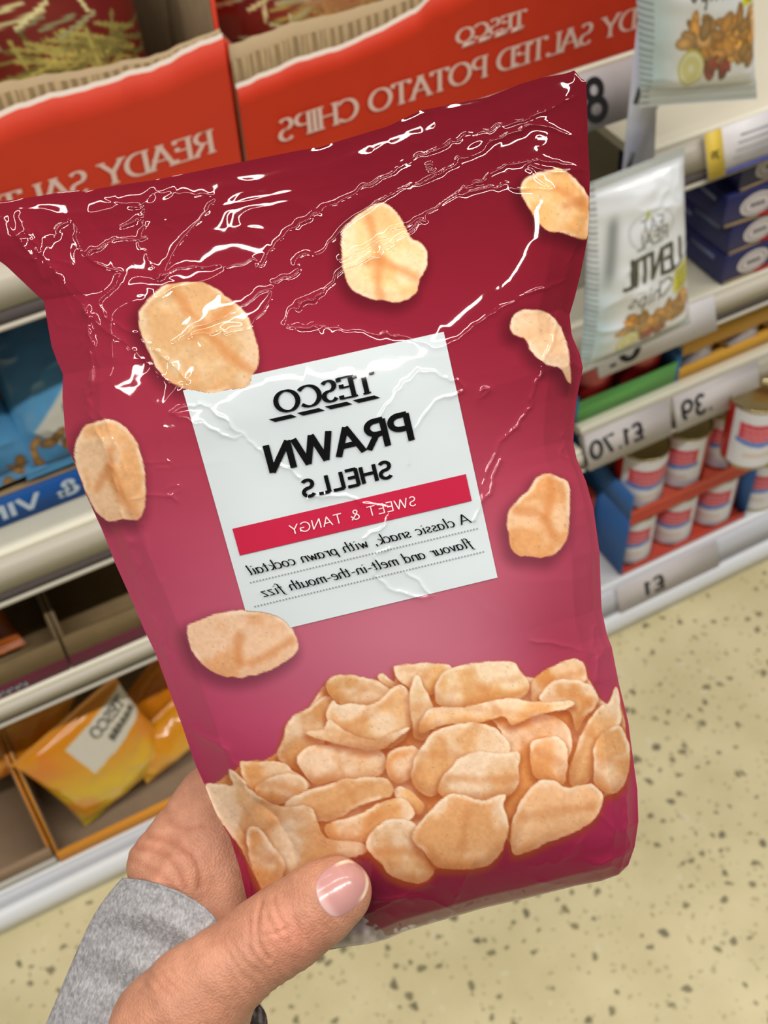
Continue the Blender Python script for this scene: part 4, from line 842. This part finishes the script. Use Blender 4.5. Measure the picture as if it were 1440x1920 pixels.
def print_art(X, Y):
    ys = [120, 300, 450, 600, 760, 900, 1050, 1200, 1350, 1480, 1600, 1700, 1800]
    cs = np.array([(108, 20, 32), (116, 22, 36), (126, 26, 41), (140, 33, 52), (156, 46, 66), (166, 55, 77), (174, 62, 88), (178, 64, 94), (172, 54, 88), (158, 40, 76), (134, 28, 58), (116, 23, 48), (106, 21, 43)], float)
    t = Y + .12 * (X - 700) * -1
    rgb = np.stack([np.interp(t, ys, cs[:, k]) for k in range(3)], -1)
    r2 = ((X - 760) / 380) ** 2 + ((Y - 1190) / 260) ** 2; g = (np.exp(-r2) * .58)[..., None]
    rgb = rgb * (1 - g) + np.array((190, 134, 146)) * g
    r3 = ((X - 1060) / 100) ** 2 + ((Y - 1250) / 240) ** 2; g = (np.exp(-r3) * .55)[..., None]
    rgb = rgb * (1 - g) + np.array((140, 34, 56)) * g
    CR = {0: [zc(0, 120, 2.4, [(780, 1020), (850, 1110), (930, 1200), (1020, 1300), (1130, 1380)]), zc(0, 120, 2.4, [(860, 1230), (960, 1160), (1040, 1090)])],
          1: [zc(560, 120, 2.4, [(320, 700), (345, 800), (365, 880), (355, 980), (370, 1050)]), zc(560, 120, 2.4, [(310, 890), (365, 880), (450, 920), (530, 960)])],
          2: [zc(560, 120, 2.4, [(1160, 560), (1230, 600), (1300, 650)]), zc(560, 120, 2.4, [(1200, 640), (1290, 610)])], 3: [],
          4: [zc(80, 700, 3, [(380, 430), (380, 560), (430, 660), (500, 760), (530, 800)]), zc(80, 700, 3, [(375, 530), (310, 640)])],
          5: [zc(800, 560, 2.743, [(640, 920), (640, 1020), (610, 1120), (560, 1100), (460, 1080)]), zc(800, 560, 2.743, [(610, 1130), (650, 1220)])],
          6: [zc(80, 700, 3, [(1105, 1480), (1100, 1550), (1110, 1620)]), zc(80, 700, 3, [(1400, 1500), (1300, 1570), (1180, 1630)])]}
    bases = [(224, 188, 146), (226, 190, 142), (224, 172, 112), (226, 184, 150), (224, 176, 132), (212, 156, 108), (216, 166, 132)]
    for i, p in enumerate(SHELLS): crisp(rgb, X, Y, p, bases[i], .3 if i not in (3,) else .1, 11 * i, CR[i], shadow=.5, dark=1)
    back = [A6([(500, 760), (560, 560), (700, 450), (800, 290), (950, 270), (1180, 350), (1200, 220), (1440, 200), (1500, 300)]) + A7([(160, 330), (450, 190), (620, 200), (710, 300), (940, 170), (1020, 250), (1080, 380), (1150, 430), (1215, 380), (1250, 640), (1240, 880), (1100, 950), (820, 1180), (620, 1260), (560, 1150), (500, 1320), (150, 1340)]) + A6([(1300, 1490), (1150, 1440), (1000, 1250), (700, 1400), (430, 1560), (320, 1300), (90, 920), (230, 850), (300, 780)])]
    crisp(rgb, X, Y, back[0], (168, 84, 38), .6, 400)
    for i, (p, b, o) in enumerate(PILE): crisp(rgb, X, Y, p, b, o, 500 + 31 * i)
    # unprinted silvery film at the crumpled bottom seal
    sp = sdf(X, Y, np.array(zc(560, 1560, 2.118, [(60, 480), (180, 340), (250, 345), (300, 375), (350, 400), (385, 400), (400, 375), (470, 372), (600, 335), (560, 380), (380, 440), (300, 480)])))
    k = np.clip(.5 - (sp + (vnoise(X, Y, 9, 77) - .5) * 14) / 3, 0, 1)[..., None] * .9
    rgb = rgb * (1 - k) + (np.array((205, 200, 200)) * (.55 + .6 * vnoise(X, Y, 12, 78)[..., None])) * k
    return np.clip(rgb * .96, 0, 255)

def dplane(x, y): return .366 + .010 * (y - 900) / 460 - .009 * (x - 640) / 490
def make_held_bag():
    nu, nv = 400, 620
    P, s, t = coons(TOP, RGT, BOT, LFT, nu, nv)
    X, Y = P[..., 0], P[..., 1]
    side = np.clip(1 - np.abs(2 * s - 1) ** 2.6, 0, 1) ** .62
    vert = sstep(0, .34, t) * .92 + .08 * sstep(0, .03, t)
    vert = vert * (1 - .72 * np.clip((t - .84) / .16, 0, 1) ** 2.2)
    B = .021 * side * vert
    # soft slack dents and crumples, in metres towards the camera
    slack = (fbm(X, Y, 230, 3, 2) - .5) * .0032 * np.clip(vert * 2, .2, 1) * np.clip(side * 1.4, 0, 1)
    rn = lambda sc, sd: 1 - np.abs(2 * fbm(X + 30 * vnoise(X, Y, 70, sd + 9), Y, sc, sd, 2) - 1)
    crk = (rn(120, 21) ** 3 * .0009 + rn(60, 22) ** 4 * .00018)
    wgt = np.clip(np.exp(-((X - 180) / 260) ** 2 - ((Y - 520) / 240) ** 2) * 1.2 + np.exp(-((Y - 240 + .2 * (X - 700)) / 150) ** 2) * .55 + np.exp(-((X - 1130) / 70) ** 2) * .6
                  + np.exp(-((X - 700) / 500) ** 2 - ((Y - 1720) / 70) ** 2) * .9 + np.exp(-((X - 430) / 90) ** 2 - ((Y - 1560) / 150) ** 2) + .06, 0, 1.2)
    H = B + slack + crk * wgt
    onlab = sdf(X, Y, np.array([(832, 622), (343, 732), (474, 1194), (933, 1083)])) < 4
    for pts, h, w in RIDGES:
        p = chaikin(pts, 1, False); x0, y0 = p.min(0) - w * 6; x1, y1 = p.max(0) + w * 6
        m = (X > x0) & (X < x1) & (Y > y0) & (Y < y1)
        if not m.any(): continue
        d = seg_dist(X[m] + (vnoise(X[m], Y[m], 15, 5) - .5) * 9, Y[m] + (vnoise(X[m], Y[m], 15, 6) - .5) * 9, p)
        H[m] += np.where(onlab[m], .85, 1.0) * h * 1e-3 * np.exp(-d / w) * (.45 + 1.1 * vnoise(X[m], Y[m], 40, 8))
    # the grip pinches the lower left corner
    H -= .010 * np.exp(-((X - 470) / 120) ** 2 - ((Y - 1640) / 130) ** 2)
    edge = np.minimum(np.minimum(s, 1 - s) * 14, np.minimum(t * 20, (1 - t) * 60)); H *= np.clip(edge, 0, 1) ** .5
    d = dplane(X, Y) - H
    V = W(X, Y, d).reshape(-1, 3)
    root = thing('snack_bag', W(640, 1000, .37), 'large glossy crimson and pink bag of prawn snacks held up in the hand', 'snack bag')
    m = mat('printed_film', attr=True, rough=.5, spec=.0, coat=.85, coat_rough=.035)
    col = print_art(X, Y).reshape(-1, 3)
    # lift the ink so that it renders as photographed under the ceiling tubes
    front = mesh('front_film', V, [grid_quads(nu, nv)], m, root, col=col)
    # back panel
    nu2, nv2 = 110, 170
    P2, s2, t2 = coons(TOP, RGT, BOT, LFT, nu2, nv2); X2, Y2 = P2[..., 0], P2[..., 1]
    side2 = np.clip(1 - np.abs(2 * s2 - 1) ** 3, 0, 1) ** .6; v2 = sstep(0, .3, t2) * np.clip(1 - np.clip((t2 - .88) / .12, 0, 1) ** 2.5, 0, 1) ** .5
    d2 = dplane(X2, Y2) + .020 * side2 * v2 + (fbm(X2, Y2, 180, 31) - .5) * .003 * side2 * v2
    d2 -= .010 * np.exp(-((X2 - 470) / 120) ** 2 - ((Y2 - 1640) / 130) ** 2) * side2
    c2 = np.interp(Y2, [120, 900, 1800], [0, 1, .3])[..., None] * np.array((60, 30, 50)) + np.array((118, 22, 42))
    mesh('back_film', W(X2, Y2, d2).reshape(-1, 3), [grid_quads(nu2, nv2)[:, ::-1]], m, root, col=c2.reshape(-1, 3))
    tree = BVHTree.FromPolygons([tuple(v) for v in V[:, :]], [tuple(q) for q in grid_quads(nu, nv).tolist()])
    return root, tree

def drop(px, tree, off, origin=EYE):
    """carry 2-D points of the printed face onto the film, a hair in front of it"""
    out = []; last = None
    for x, y in px:
        r = ray(x, y); r = r / np.linalg.norm(r)
        h = tree.ray_cast(Vector(origin), Vector(r))
        dist = h[3] if h[0] is not None else last
        last = dist if dist is not None else .36
        out.append(EYE + r * (last - off))
    return np.array(out)
def homog(src, dst):
    A = []; b = []
    for (u, v), (x, y) in zip(src, dst):
        A.append([u, v, 1, 0, 0, 0, -u * x, -v * x]); b.append(x); A.append([0, 0, 0, u, v, 1, -u * y, -v * y]); b.append(y)
    return np.append(np.linalg.solve(A, b), 1).reshape(3, 3)
HL = homog([(0, 0), (1, 0), (1, 1), (0, 1)], [(832, 622), (343, 732), (474, 1194), (933, 1083)])
def LP(uv):
    uv = np.asarray(uv, float); q = np.c_[uv, np.ones(len(uv))] @ HL.T; return q[:, :2] / q[:, 2:]
def label_on_bag(root, tree):
    white = mat('label_white', (200, 208, 212), .5, spec=.0, coat=1.0, coat_rough=.045)
    red = mat('label_band_red', (184, 36, 66), .5, spec=.0, coat=1.0, coat_rough=.045)
    black = mat('label_ink', (14, 13, 15), .5, spec=.0, coat=1.0, coat_rough=.045)
    grey = mat('label_dots', (130, 132, 136), .4)
    nu, nv = 300, 290
    u, v = np.meshgrid(np.linspace(0, 1, nu), np.linspace(0, 1, nv)); uv = np.stack([u, v], -1).reshape(-1, 2)
    px = LP(uv); q = grid_quads(nu, nv)
    # the two printed crisps overlap the label corners
    a = sdf(px[:, 0], px[:, 1], chaikin(SHELLS[0], 2)); b = sdf(px[:, 0], px[:, 1], chaikin(SHELLS[6], 2)); cov = np.minimum(a, b) < 0
    # move the covered fringe out to the crisp's outline by dropping covered quads
    keep = ~cov[q].all(1)
    tr = lambda p, o: drop(p, tree, o)
    pts = tr(px, .00028)
    out = px.copy()
    lab = mesh('label_panel', pts, [q[keep][:, ::-1]], white, root)
    nu, nv = 170, 18
    u, v = np.meshgrid(np.linspace(.035, .963, nu), np.linspace(.556, .666, nv)); uv = np.stack([u, v], -1).reshape(-1, 2)
    mesh('colour_band', tr(LP(uv), .0006), [grid_quads(nu, nv)[:, ::-1]], red, lab)
    def txt(name, text, u0, u1, v0, v1, m, thick, off=.00075, parent=lab, **k):
        st, w = skeleton(text, k.get('serif', False), k.get('shear', 0), k.get('track', .1))
        V2, Q, ids = stroke_strips(st, thick, k.get('thin', 1), k.get('nib', 0), step=.09)
        uv = np.c_[u0 + V2[:, 0] / w * (u1 - u0), v0 + (v1 - v0) * V2[:, 1]]
        P_ = tr(LP(uv), off); P_ = P_ + (EYE - P_) * (ids * 1.6e-5)[:, None]; mesh(name, P_, [Q], m, parent, smooth=False)
    txt('lettering', 'TESCO', .302, .68, .162, .084, black, .2, serif=True, thin=.42, track=.12)
    for k in range(4):
        a0 = .292 + k * .108; nn = 8; uu = np.linspace(0, .085, nn)
        uv = np.array([(a0 + x + .012 * (1 - j), .176 + .0145 * j - .0) for j in (0, 1) for x in uu])
        uv[:, 0] = [a0 + x + (.02 if j == 0 else 0) for j in (0, 1) for x in uu]
        mesh('dash', tr(LP(uv), .0007), [grid_quads(nn, 2)], black, lab, smooth=False)
    txt('lettering', 'PRAWN', .205, .765, .375, .272, black, .195, track=.13)
    txt('lettering', 'SHELLS', .315, .665, .5, .436, black, .19, track=.15)
    txt('lettering', 'SWEET & TANGY', .25, .75, .632, .595, mat('band_ink', (238, 215, 220), .4), .1, off=.0009, track=.2)
    txt('lettering', 'A classic snack, with prawn cocktail', .055, .945, .752, .711, black, .13, shear=.25, thin=.42, nib=.35, track=.07)
    txt('lettering', 'flavour and melt-in-the-mouth fizz', .068, .918, .851, .81, black, .13, shear=.25, thin=.42, nib=.35, track=.07)
    mb = []; Q = []; n = 0
    for vv, ua, ub in ((.779, .036, .958), (.878, .032, .962)):
        for uu in np.arange(ua, ub, .0125):
            mb += [(uu, vv), (uu + .0052, vv), (uu + .0052, vv + .0062), (uu, vv + .0062)]; Q.append((n, n + 1, n + 2, n + 3)); n += 4
    mesh('dotted_rule', tr(LP(mb), .0006), [np.array(Q)], grey, lab, smooth=False)

# ================================================================== THE PERSON'S HAND
def surface_nets(Fv, org, h):
    s = Fv < 0; nx, ny, nz = Fv.shape
    c = [(i, j, k) for i in (0, 1) for j in (0, 1) for k in (0, 1)]
    sl = lambda a, i, j, k: a[i:nx - 1 + i, j:ny - 1 + j, k:nz - 1 + k]
    cnt = sum(sl(s, *q).astype(np.int8) for q in c)
    act = np.argwhere((cnt > 0) & (cnt < 8))
    idx = -np.ones((nx - 1, ny - 1, nz - 1), np.int64); idx[tuple(act.T)] = np.arange(len(act))
    acc = np.zeros((len(act), 3)); num = np.zeros(len(act))
    for a in c:
        for ax in range(3):
            if a[ax]: continue
            b = list(a); b[ax] = 1
            fa = Fv[tuple((act + a).T)]; fb = Fv[tuple((act + b).T)]; m = (fa < 0) != (fb < 0)
            t = np.where(m, fa / (fa - fb + 1e-20), 0)
            p = np.tile(np.array(a, float), (len(act), 1)); p[:, ax] += t
            acc[m] += p[m]; num += m
    V = org + (act + acc / num[:, None]) * h
    quads = []
    for ax in range(3):
        o = [0, 1, 2]; o.remove(ax); d = np.zeros(3, int); d[ax] = 1
        A = s; B = np.roll(s, -1, ax); e = A != B; sel = [slice(None)] * 3; sel[ax] = -1; e[tuple(sel)] = False
        for q in o: sel = [slice(None)] * 3; sel[q] = 0; e[tuple(sel)] = False; sel[q] = -1; e[tuple(sel)] = False
        E = np.argwhere(e); u = np.zeros(3, int); u[o[0]] = 1; w = np.zeros(3, int); w[o[1]] = 1
        q = np.stack([idx[tuple((E - u - w).T)], idx[tuple((E - w).T)], idx[tuple(E.T)], idx[tuple((E - u).T)]], -1)
        flip = s[tuple(E.T)] ^ (ax == 1); q[~flip] = q[~flip][:, ::-1]; quads.append(q)
    q = np.concatenate(quads); return V, q[(q >= 0).all(1)]
def smin(a, b, k):
    h = np.clip(.5 + .5 * (b - a) / k, 0, 1); return b * (1 - h) + a * h - k * h * (1 - h)

# joints: pixel x, y, depth (m), radius in pixels
def JP(x, y, d, r): return np.array([(x - 720) / F * d, (y - 960) / F * d, d]), r * d / F
THUMB = [(636, 1670, .3575, 60), (612, 1684, .3575, 68), (575, 1712, .359, 71), (532, 1741, .360, 77), (480, 1776, .361, 75), (420, 1823, .362, 81), (368, 1872, .364, 97), (322, 1935, .368, 112), (290, 2030, .374, 125)]
PALM = [(340, 1950, .398, 115), (345, 1810, .405, 108), (372, 1700, .412, 114), (410, 1610, .418, 112), (448, 1530, .424, 96), (470, 1470, .427, 82)]
FINGERS = [[(455, 1500, .425, 80), (560, 1420, .424, 62), (700, 1400, .420, 56), (790, 1410, .416, 50)],
           [(455, 1560, .425, 80), (580, 1500, .428, 62), (730, 1490, .424, 57), (840, 1500, .418, 50)],
           [(440, 1620, .425, 80), (570, 1590, .430, 60), (710, 1580, .426, 54), (800, 1590, .420, 48)],
           [(420, 1680, .42, 76), (540, 1670, .426, 54), (650, 1665, .424, 48), (720, 1668, .420, 42)]]
def build_person():
    h = .0006
    segs = lambda ch: list(zip(ch[:-1], ch[1:]))
    lo = np.array([(150 - 720) / F * .40, (1330 - 960) / F * .32, .306]); hi = np.array([(900 - 720) / F * .42, (2120 - 960) / F * .37, .455])
    n = ((hi - lo) / h).astype(int)
    gx, gy, gz = np.meshgrid(*[lo[i] + np.arange(n[i]) * h for i in range(3)], indexing='ij')
    gx = gx.astype(np.float32); gy = gy.astype(np.float32); gz = gz.astype(np.float32)
    def cone(a, b):
        (pa, ra), (pb, rb) = JP(*a), JP(*b); ba = (pb - pa).astype(np.float32); l = float(ba @ ba)
        t = np.clip(((gx - pa[0]) * ba[0] + (gy - pa[1]) * ba[1] + (gz - pa[2]) * ba[2]) / l, 0, 1)
        t = t * t * (3 - 2 * t) * .4 + t * .6
        return np.sqrt((gx - pa[0] - t * ba[0]) ** 2 + (gy - pa[1] - t * ba[1]) ** 2 + (gz - pa[2] - t * ba[2]) ** 2) - (ra + t * (rb - ra))
    def chain(c, k):
        f = None
        for a, b in segs(c): g = cone(a, b); f = g if f is None else smin(f, g, k)
        return f.astype(np.float32)
    th = chain(THUMB, .004)
    pm = chain(PALM, .006)
    # heel and folded base of the index finger bulging at the edge of the palm
    for c in ([(330, 1640, .402, 88), (300, 1620, .404, 62)], [(360, 1560, .410, 66), (392, 1500, .416, 60)], [(420, 1560, .410, 60), (440, 1650, .406, 62)]):
        pm = smin(pm, cone(*c).astype(np.float32), .008)
    web = cone((405, 1800, .384, 66), (380, 1880, .376, 88)).astype(np.float32)
    f = smin(smin(th, web, .010), pm, .012)
    for ch in FINGERS: f = smin(f, chain(ch, .005), .0045)
    V, q = surface_nets(f, lo, h); del f, gx, gy, gz
    # back to pixels for the skin folds
    px = V[:, 0] / V[:, 2] * F + 720; py = V[:, 1] / V[:, 2] * F + 960
    A, B_, C = V[q[:, 0]], V[q[:, 1]], V[q[:, 2]]; fn = np.cross(B_ - A, C - A)
    N = np.zeros_like(V)
    for k in range(4): np.add.at(N, q[:, k], fn)
    N /= np.linalg.norm(N, axis=1, keepdims=True) + 1e-12
    cen = np.array(JP(500, 1760, .336, 1)[0])
    if (N * (V - V.mean(0))).sum() < 0: N = -N; q = q[:, ::-1]
    front = V[:, 2] < .362
    z = lambda p: zc(60, 1380, 2.057, p)
    folds = [(z([(885, 640), (872, 690), (868, 760), (880, 815), (915, 860)]), .34, 3.6), (z([(930, 625), (945, 690), (975, 740), (990, 800)]), .28, 3.4), (z([(905, 690), (925, 735), (960, 790), (1000, 820)]), .2, 3.5),
             (z([(890, 770), (950, 760), (990, 735)]), .22, 3.5), (z([(840, 720), (832, 790), (850, 850)]), .16, 4), (z([(1010, 700), (1035, 760), (1040, 830)]), .16, 4), (z([(1060, 700), (1080, 760)]), .1, 4)]
    disp = np.zeros(len(V))
    for l, dp, w in folds:
        m = front & (px > 440) & (px < 640) & (py > 1640) & (py < 1860); d = seg_dist(px[m], py[m], chaikin(l, 2, False)); disp[m] -= dp * 1e-3 * np.exp(-(d / w) ** 2) - dp * .5e-3 * np.exp(-((d - 9) / 6) ** 2)
    # fine lines running across the back of the thumb, knuckle pad and palm creases
    ax = (px - 480) * .76 - (py - 1776) * .65
    disp += np.where(front, .00012 * np.sin(ax / 3.0 + 5 * vnoise(px, py, 40, 61)) * sstep(.3, .8, vnoise(px, py, 60, 62)) * sstep(1700, 1760, py), 0)
    back = ~front & (px < 470)
    for l, dp, w in ((zc(0, 1080, 2.743, [(700, 1390), (780, 1400), (860, 1430), (930, 1500), (960, 1600)]), .5, 7), (zc(0, 1080, 2.743, [(850, 1190), (860, 1250), (950, 1300), (1040, 1280)]), .35, 8),
                     (zc(0, 1080, 2.743, [(760, 1330), (860, 1350), (980, 1410), (1030, 1500), (1030, 1600)]), .5, 8), (zc(0, 1080, 2.743, [(650, 1450), (760, 1500), (850, 1560), (900, 1620)]), .35, 8)):
        d = seg_dist(px[back], py[back], chaikin(l, 2, False)); disp[back] -= dp * 1e-3 * np.exp(-(d / w) ** 2)
    disp += (vnoise(px, py, 30, 63) - .5) * .0003
    V = V + N * disp[:, None]
    wv = V @ M3 + EYE
    # skin colour: redder over knuckle and pads, paler around the nail
    t = fbm(px, py, 70, 71); c = np.array((188, 132, 106)) + (t - .5)[:, None] * np.array((26, 22, 20)) + ((vnoise(px, py, 6, 72) - .5) * 8)[:, None]
    red = np.exp(-((px - 540) / 60) ** 2 - ((py - 1750) / 50) ** 2)[:, None] * .35 + np.exp(-((px - 690) / 30) ** 2 - ((py - 1640) / 50) ** 2)[:, None] * .3
    c = c * (1 - red) + np.array((214, 128, 108)) * red
    crd = np.clip(-disp / .0005, 0, 1)[:, None] * .35; c = c * (1 - crd) + np.array((150, 84, 62)) * crd  # fold hollows coloured darker, their shade painted into the skin
    skin = mat('skin', attr=True, rough=.5, spec=.35, sss=.1, bump=.42, bscale=1300, bdist=.0004, weave=True, noise=.10, nscale=160)
    root_loc = W(380, 1860, .36)
    hand = mesh('person', wv, [q], skin, None, root_loc, col=np.clip(c, 0, 255))
    tag(hand, "person's hand in a grey knitted cuff, thumb pressed on the pink snack bag", 'person')
    # ---- thumbnail
    tree = BVHTree.FromPolygons([tuple(v) for v in wv[:]], [tuple(x) for x in q.tolist()])
    NL = np.array(z([(1163, 706), (1115, 668), (1090, 605), (1092, 560), (1120, 520), (1170, 487), (1230, 468), (1272, 480), (1300, 520), (1305, 570), (1288, 620), (1250, 662), (1205, 695)]))
    NL = chaikin(NL, 2); cx, cy = NL.mean(0); K = len(NL); rings = 26; P = [(cx, cy)]; rr = [0]
    for r in np.linspace(1 / rings, 1, rings):
        for p in NL: P.append((cx + (p[0] - cx) * r, cy + (p[1] - cy) * r)); rr.append(r)
    P = np.array(P); rr = np.array(rr); V = []
    base = drop(P, tree, 0.0)
    off = .00035 + .00075 * (1 - rr ** 2) ; off = np.where(rr > .97, -.0004, off)
    V = np.array([b + (EYE - b) / np.linalg.norm(EYE - b) * o for b, o in zip(base, off)])
    T = [(0, 1 + (i + 1) % K, 1 + i) for i in range(K)]; Q = []
    for r in range(rings - 1):
        a = 1 + r * K; b = a + K
        Q += [(a + i, a + (i + 1) % K, b + (i + 1) % K, b + i) for i in range(K)]
    # pale free edge towards the tip, faint lunula at the cuticle
    tipd = ((P[:, 0] - cx) * .83 - (P[:, 1] - cy) * .55)
    nc = np.tile(np.array((190, 138, 134.)), (len(P), 1)); rimm = np.array([np.hypot(*(p - (cx, cy))) for p in P])
    k = (sstep(.80, .9, rr) * sstep(4, 22, tipd))[:, None]; nc = nc * (1 - k) + np.array((240, 214, 190)) * k
    k = (sstep(-30, -48, tipd) * .5)[:, None]; nc = nc * (1 - k) + np.array((232, 200, 196)) * k
    nl = mesh('thumbnail', V, [np.array(T), np.array(Q)], mat('nail', attr=True, rough=.22, spec=.5, coat=.5, coat_rough=.15), hand, col=nc)
    # ---- sleeve cuff, a lofted knitted tube
    ring = [(222, 1645, .402), (262, 1648, .392), (300, 1657, .385), (340, 1672, .380), (376, 1694, .377), (402, 1716, .376), (414, 1738, .377), (392, 1756, .3755), (340, 1781, .374), (296, 1806, .373), (262, 1835, .372), (236, 1868, .371), (226, 1925, .372), (245, 2010, .376), (350, 2060, .384), (450, 2020, .392), (505, 1950, .400), (500, 1898, .408), (475, 1866, .414), (420, 1820, .428), (350, 1740, .440), (270, 1670, .430)]
    ring = np.array(ring + ring[:1], float)
    nr, nl_ = 420, 130; Rg = resample(ring, nr)
    ker = np.ones(9) / 9
    ext = np.vstack([Rg[-9:-1], Rg, Rg[1:9]]); Rg = np.stack([np.convolve(ext[:, i], ker, 'same')[8:-8] for i in range(3)], -1)
    th0 = np.linspace(0, 2 * math.pi, nr)
    # far end of the tube: matches the ring's order (left silhouette, front, right, back)
    cxs, cys = 210, 2300
    ang = np.interp(np.linspace(0, 1, nr), [0, .3, .45, .62, .78, 1], [180, 250, 270, 340, 380, 540])
    fa = np.radians(ang); far = np.stack([cxs + 275 * np.cos(fa), cys + 60 * np.sin(fa) * .4, .405 + .03 * np.sin(fa)], -1)
    Vs = []; cs = []
    for j in range(nl_):
        t = (j / (nl_ - 1)); tt = t ** 1.15
        p = Rg * (1 - tt) + far * tt
        bul = math.sin(min(t * 5, 1) * math.pi / 2)
        outx = p[:, 0] - p[:, 0].mean(); 
        left = np.clip(-outx / 200, 0, 1); p[:, 0] -= bul * left * 42 * (1 - t) 
        p[:, 2] -= .004 * bul * (1 - t) * np.clip(np.sin(th0), 0, 1)
        rib = np.sin(th0 * 58 + 2.0 * vnoise(np.cos(th0) * 40, np.full(nr, j * .4), 12, 88)) * .0006 * (1 - sstep(.06, .16, t)) * (.3 + .7 * sstep(.25, .5, th0 / (2 * math.pi)))
        wr = (fbm(th0 * 60, np.full(nr, t * 240.), 40, 90) - .5) * .0055 * sstep(0, .1, t) + .0028 * math.sin(t * 42) * sstep(.04, .12, t) * (1 - sstep(.25, .5, t)) * np.clip(np.sin(th0 * 1.3 + .4), 0, 1)
        p[:, 2] += rib + wr - (.0012 * math.sin(math.pi * min(t / .012, 1)) if t < .012 else 0)
        Vs.append(W(p[:, 0], p[:, 1], p[:, 2]))
    # turned-in lip
    p = Rg.copy(); c0 = p.mean(0); lip = []
    for sc, dz in ((.985, .001), (.96, .004), (.93, .010)):
        q2 = p.copy(); q2[:, :2] = c0[:2] + (p[:, :2] - c0[:2]) * sc; q2[:, 2] += dz; lip.append(W(q2[:, 0], q2[:, 1] + 6, q2[:, 2]))
    Vs = lip[::-1] + Vs
    Vs = np.concatenate(Vs); nvv = len(Vs) // nr
    cc = np.tile(np.array((152, 150, 153.)), (len(Vs), 1)); r_ = rng.random(len(Vs)); cc += ((r_ - .5) * 34)[:, None]
    mesh('sleeve', Vs, [grid_quads(nr, nvv)], mat('grey_knit', attr=True, rough=.95, spec=.1, bump=.8, bscale=1100, bdist=.0006, noise=.22, nscale=420), hand, col=cc)
    return hand

root, tree = make_held_bag()
label_on_bag(root, tree)
build_person()
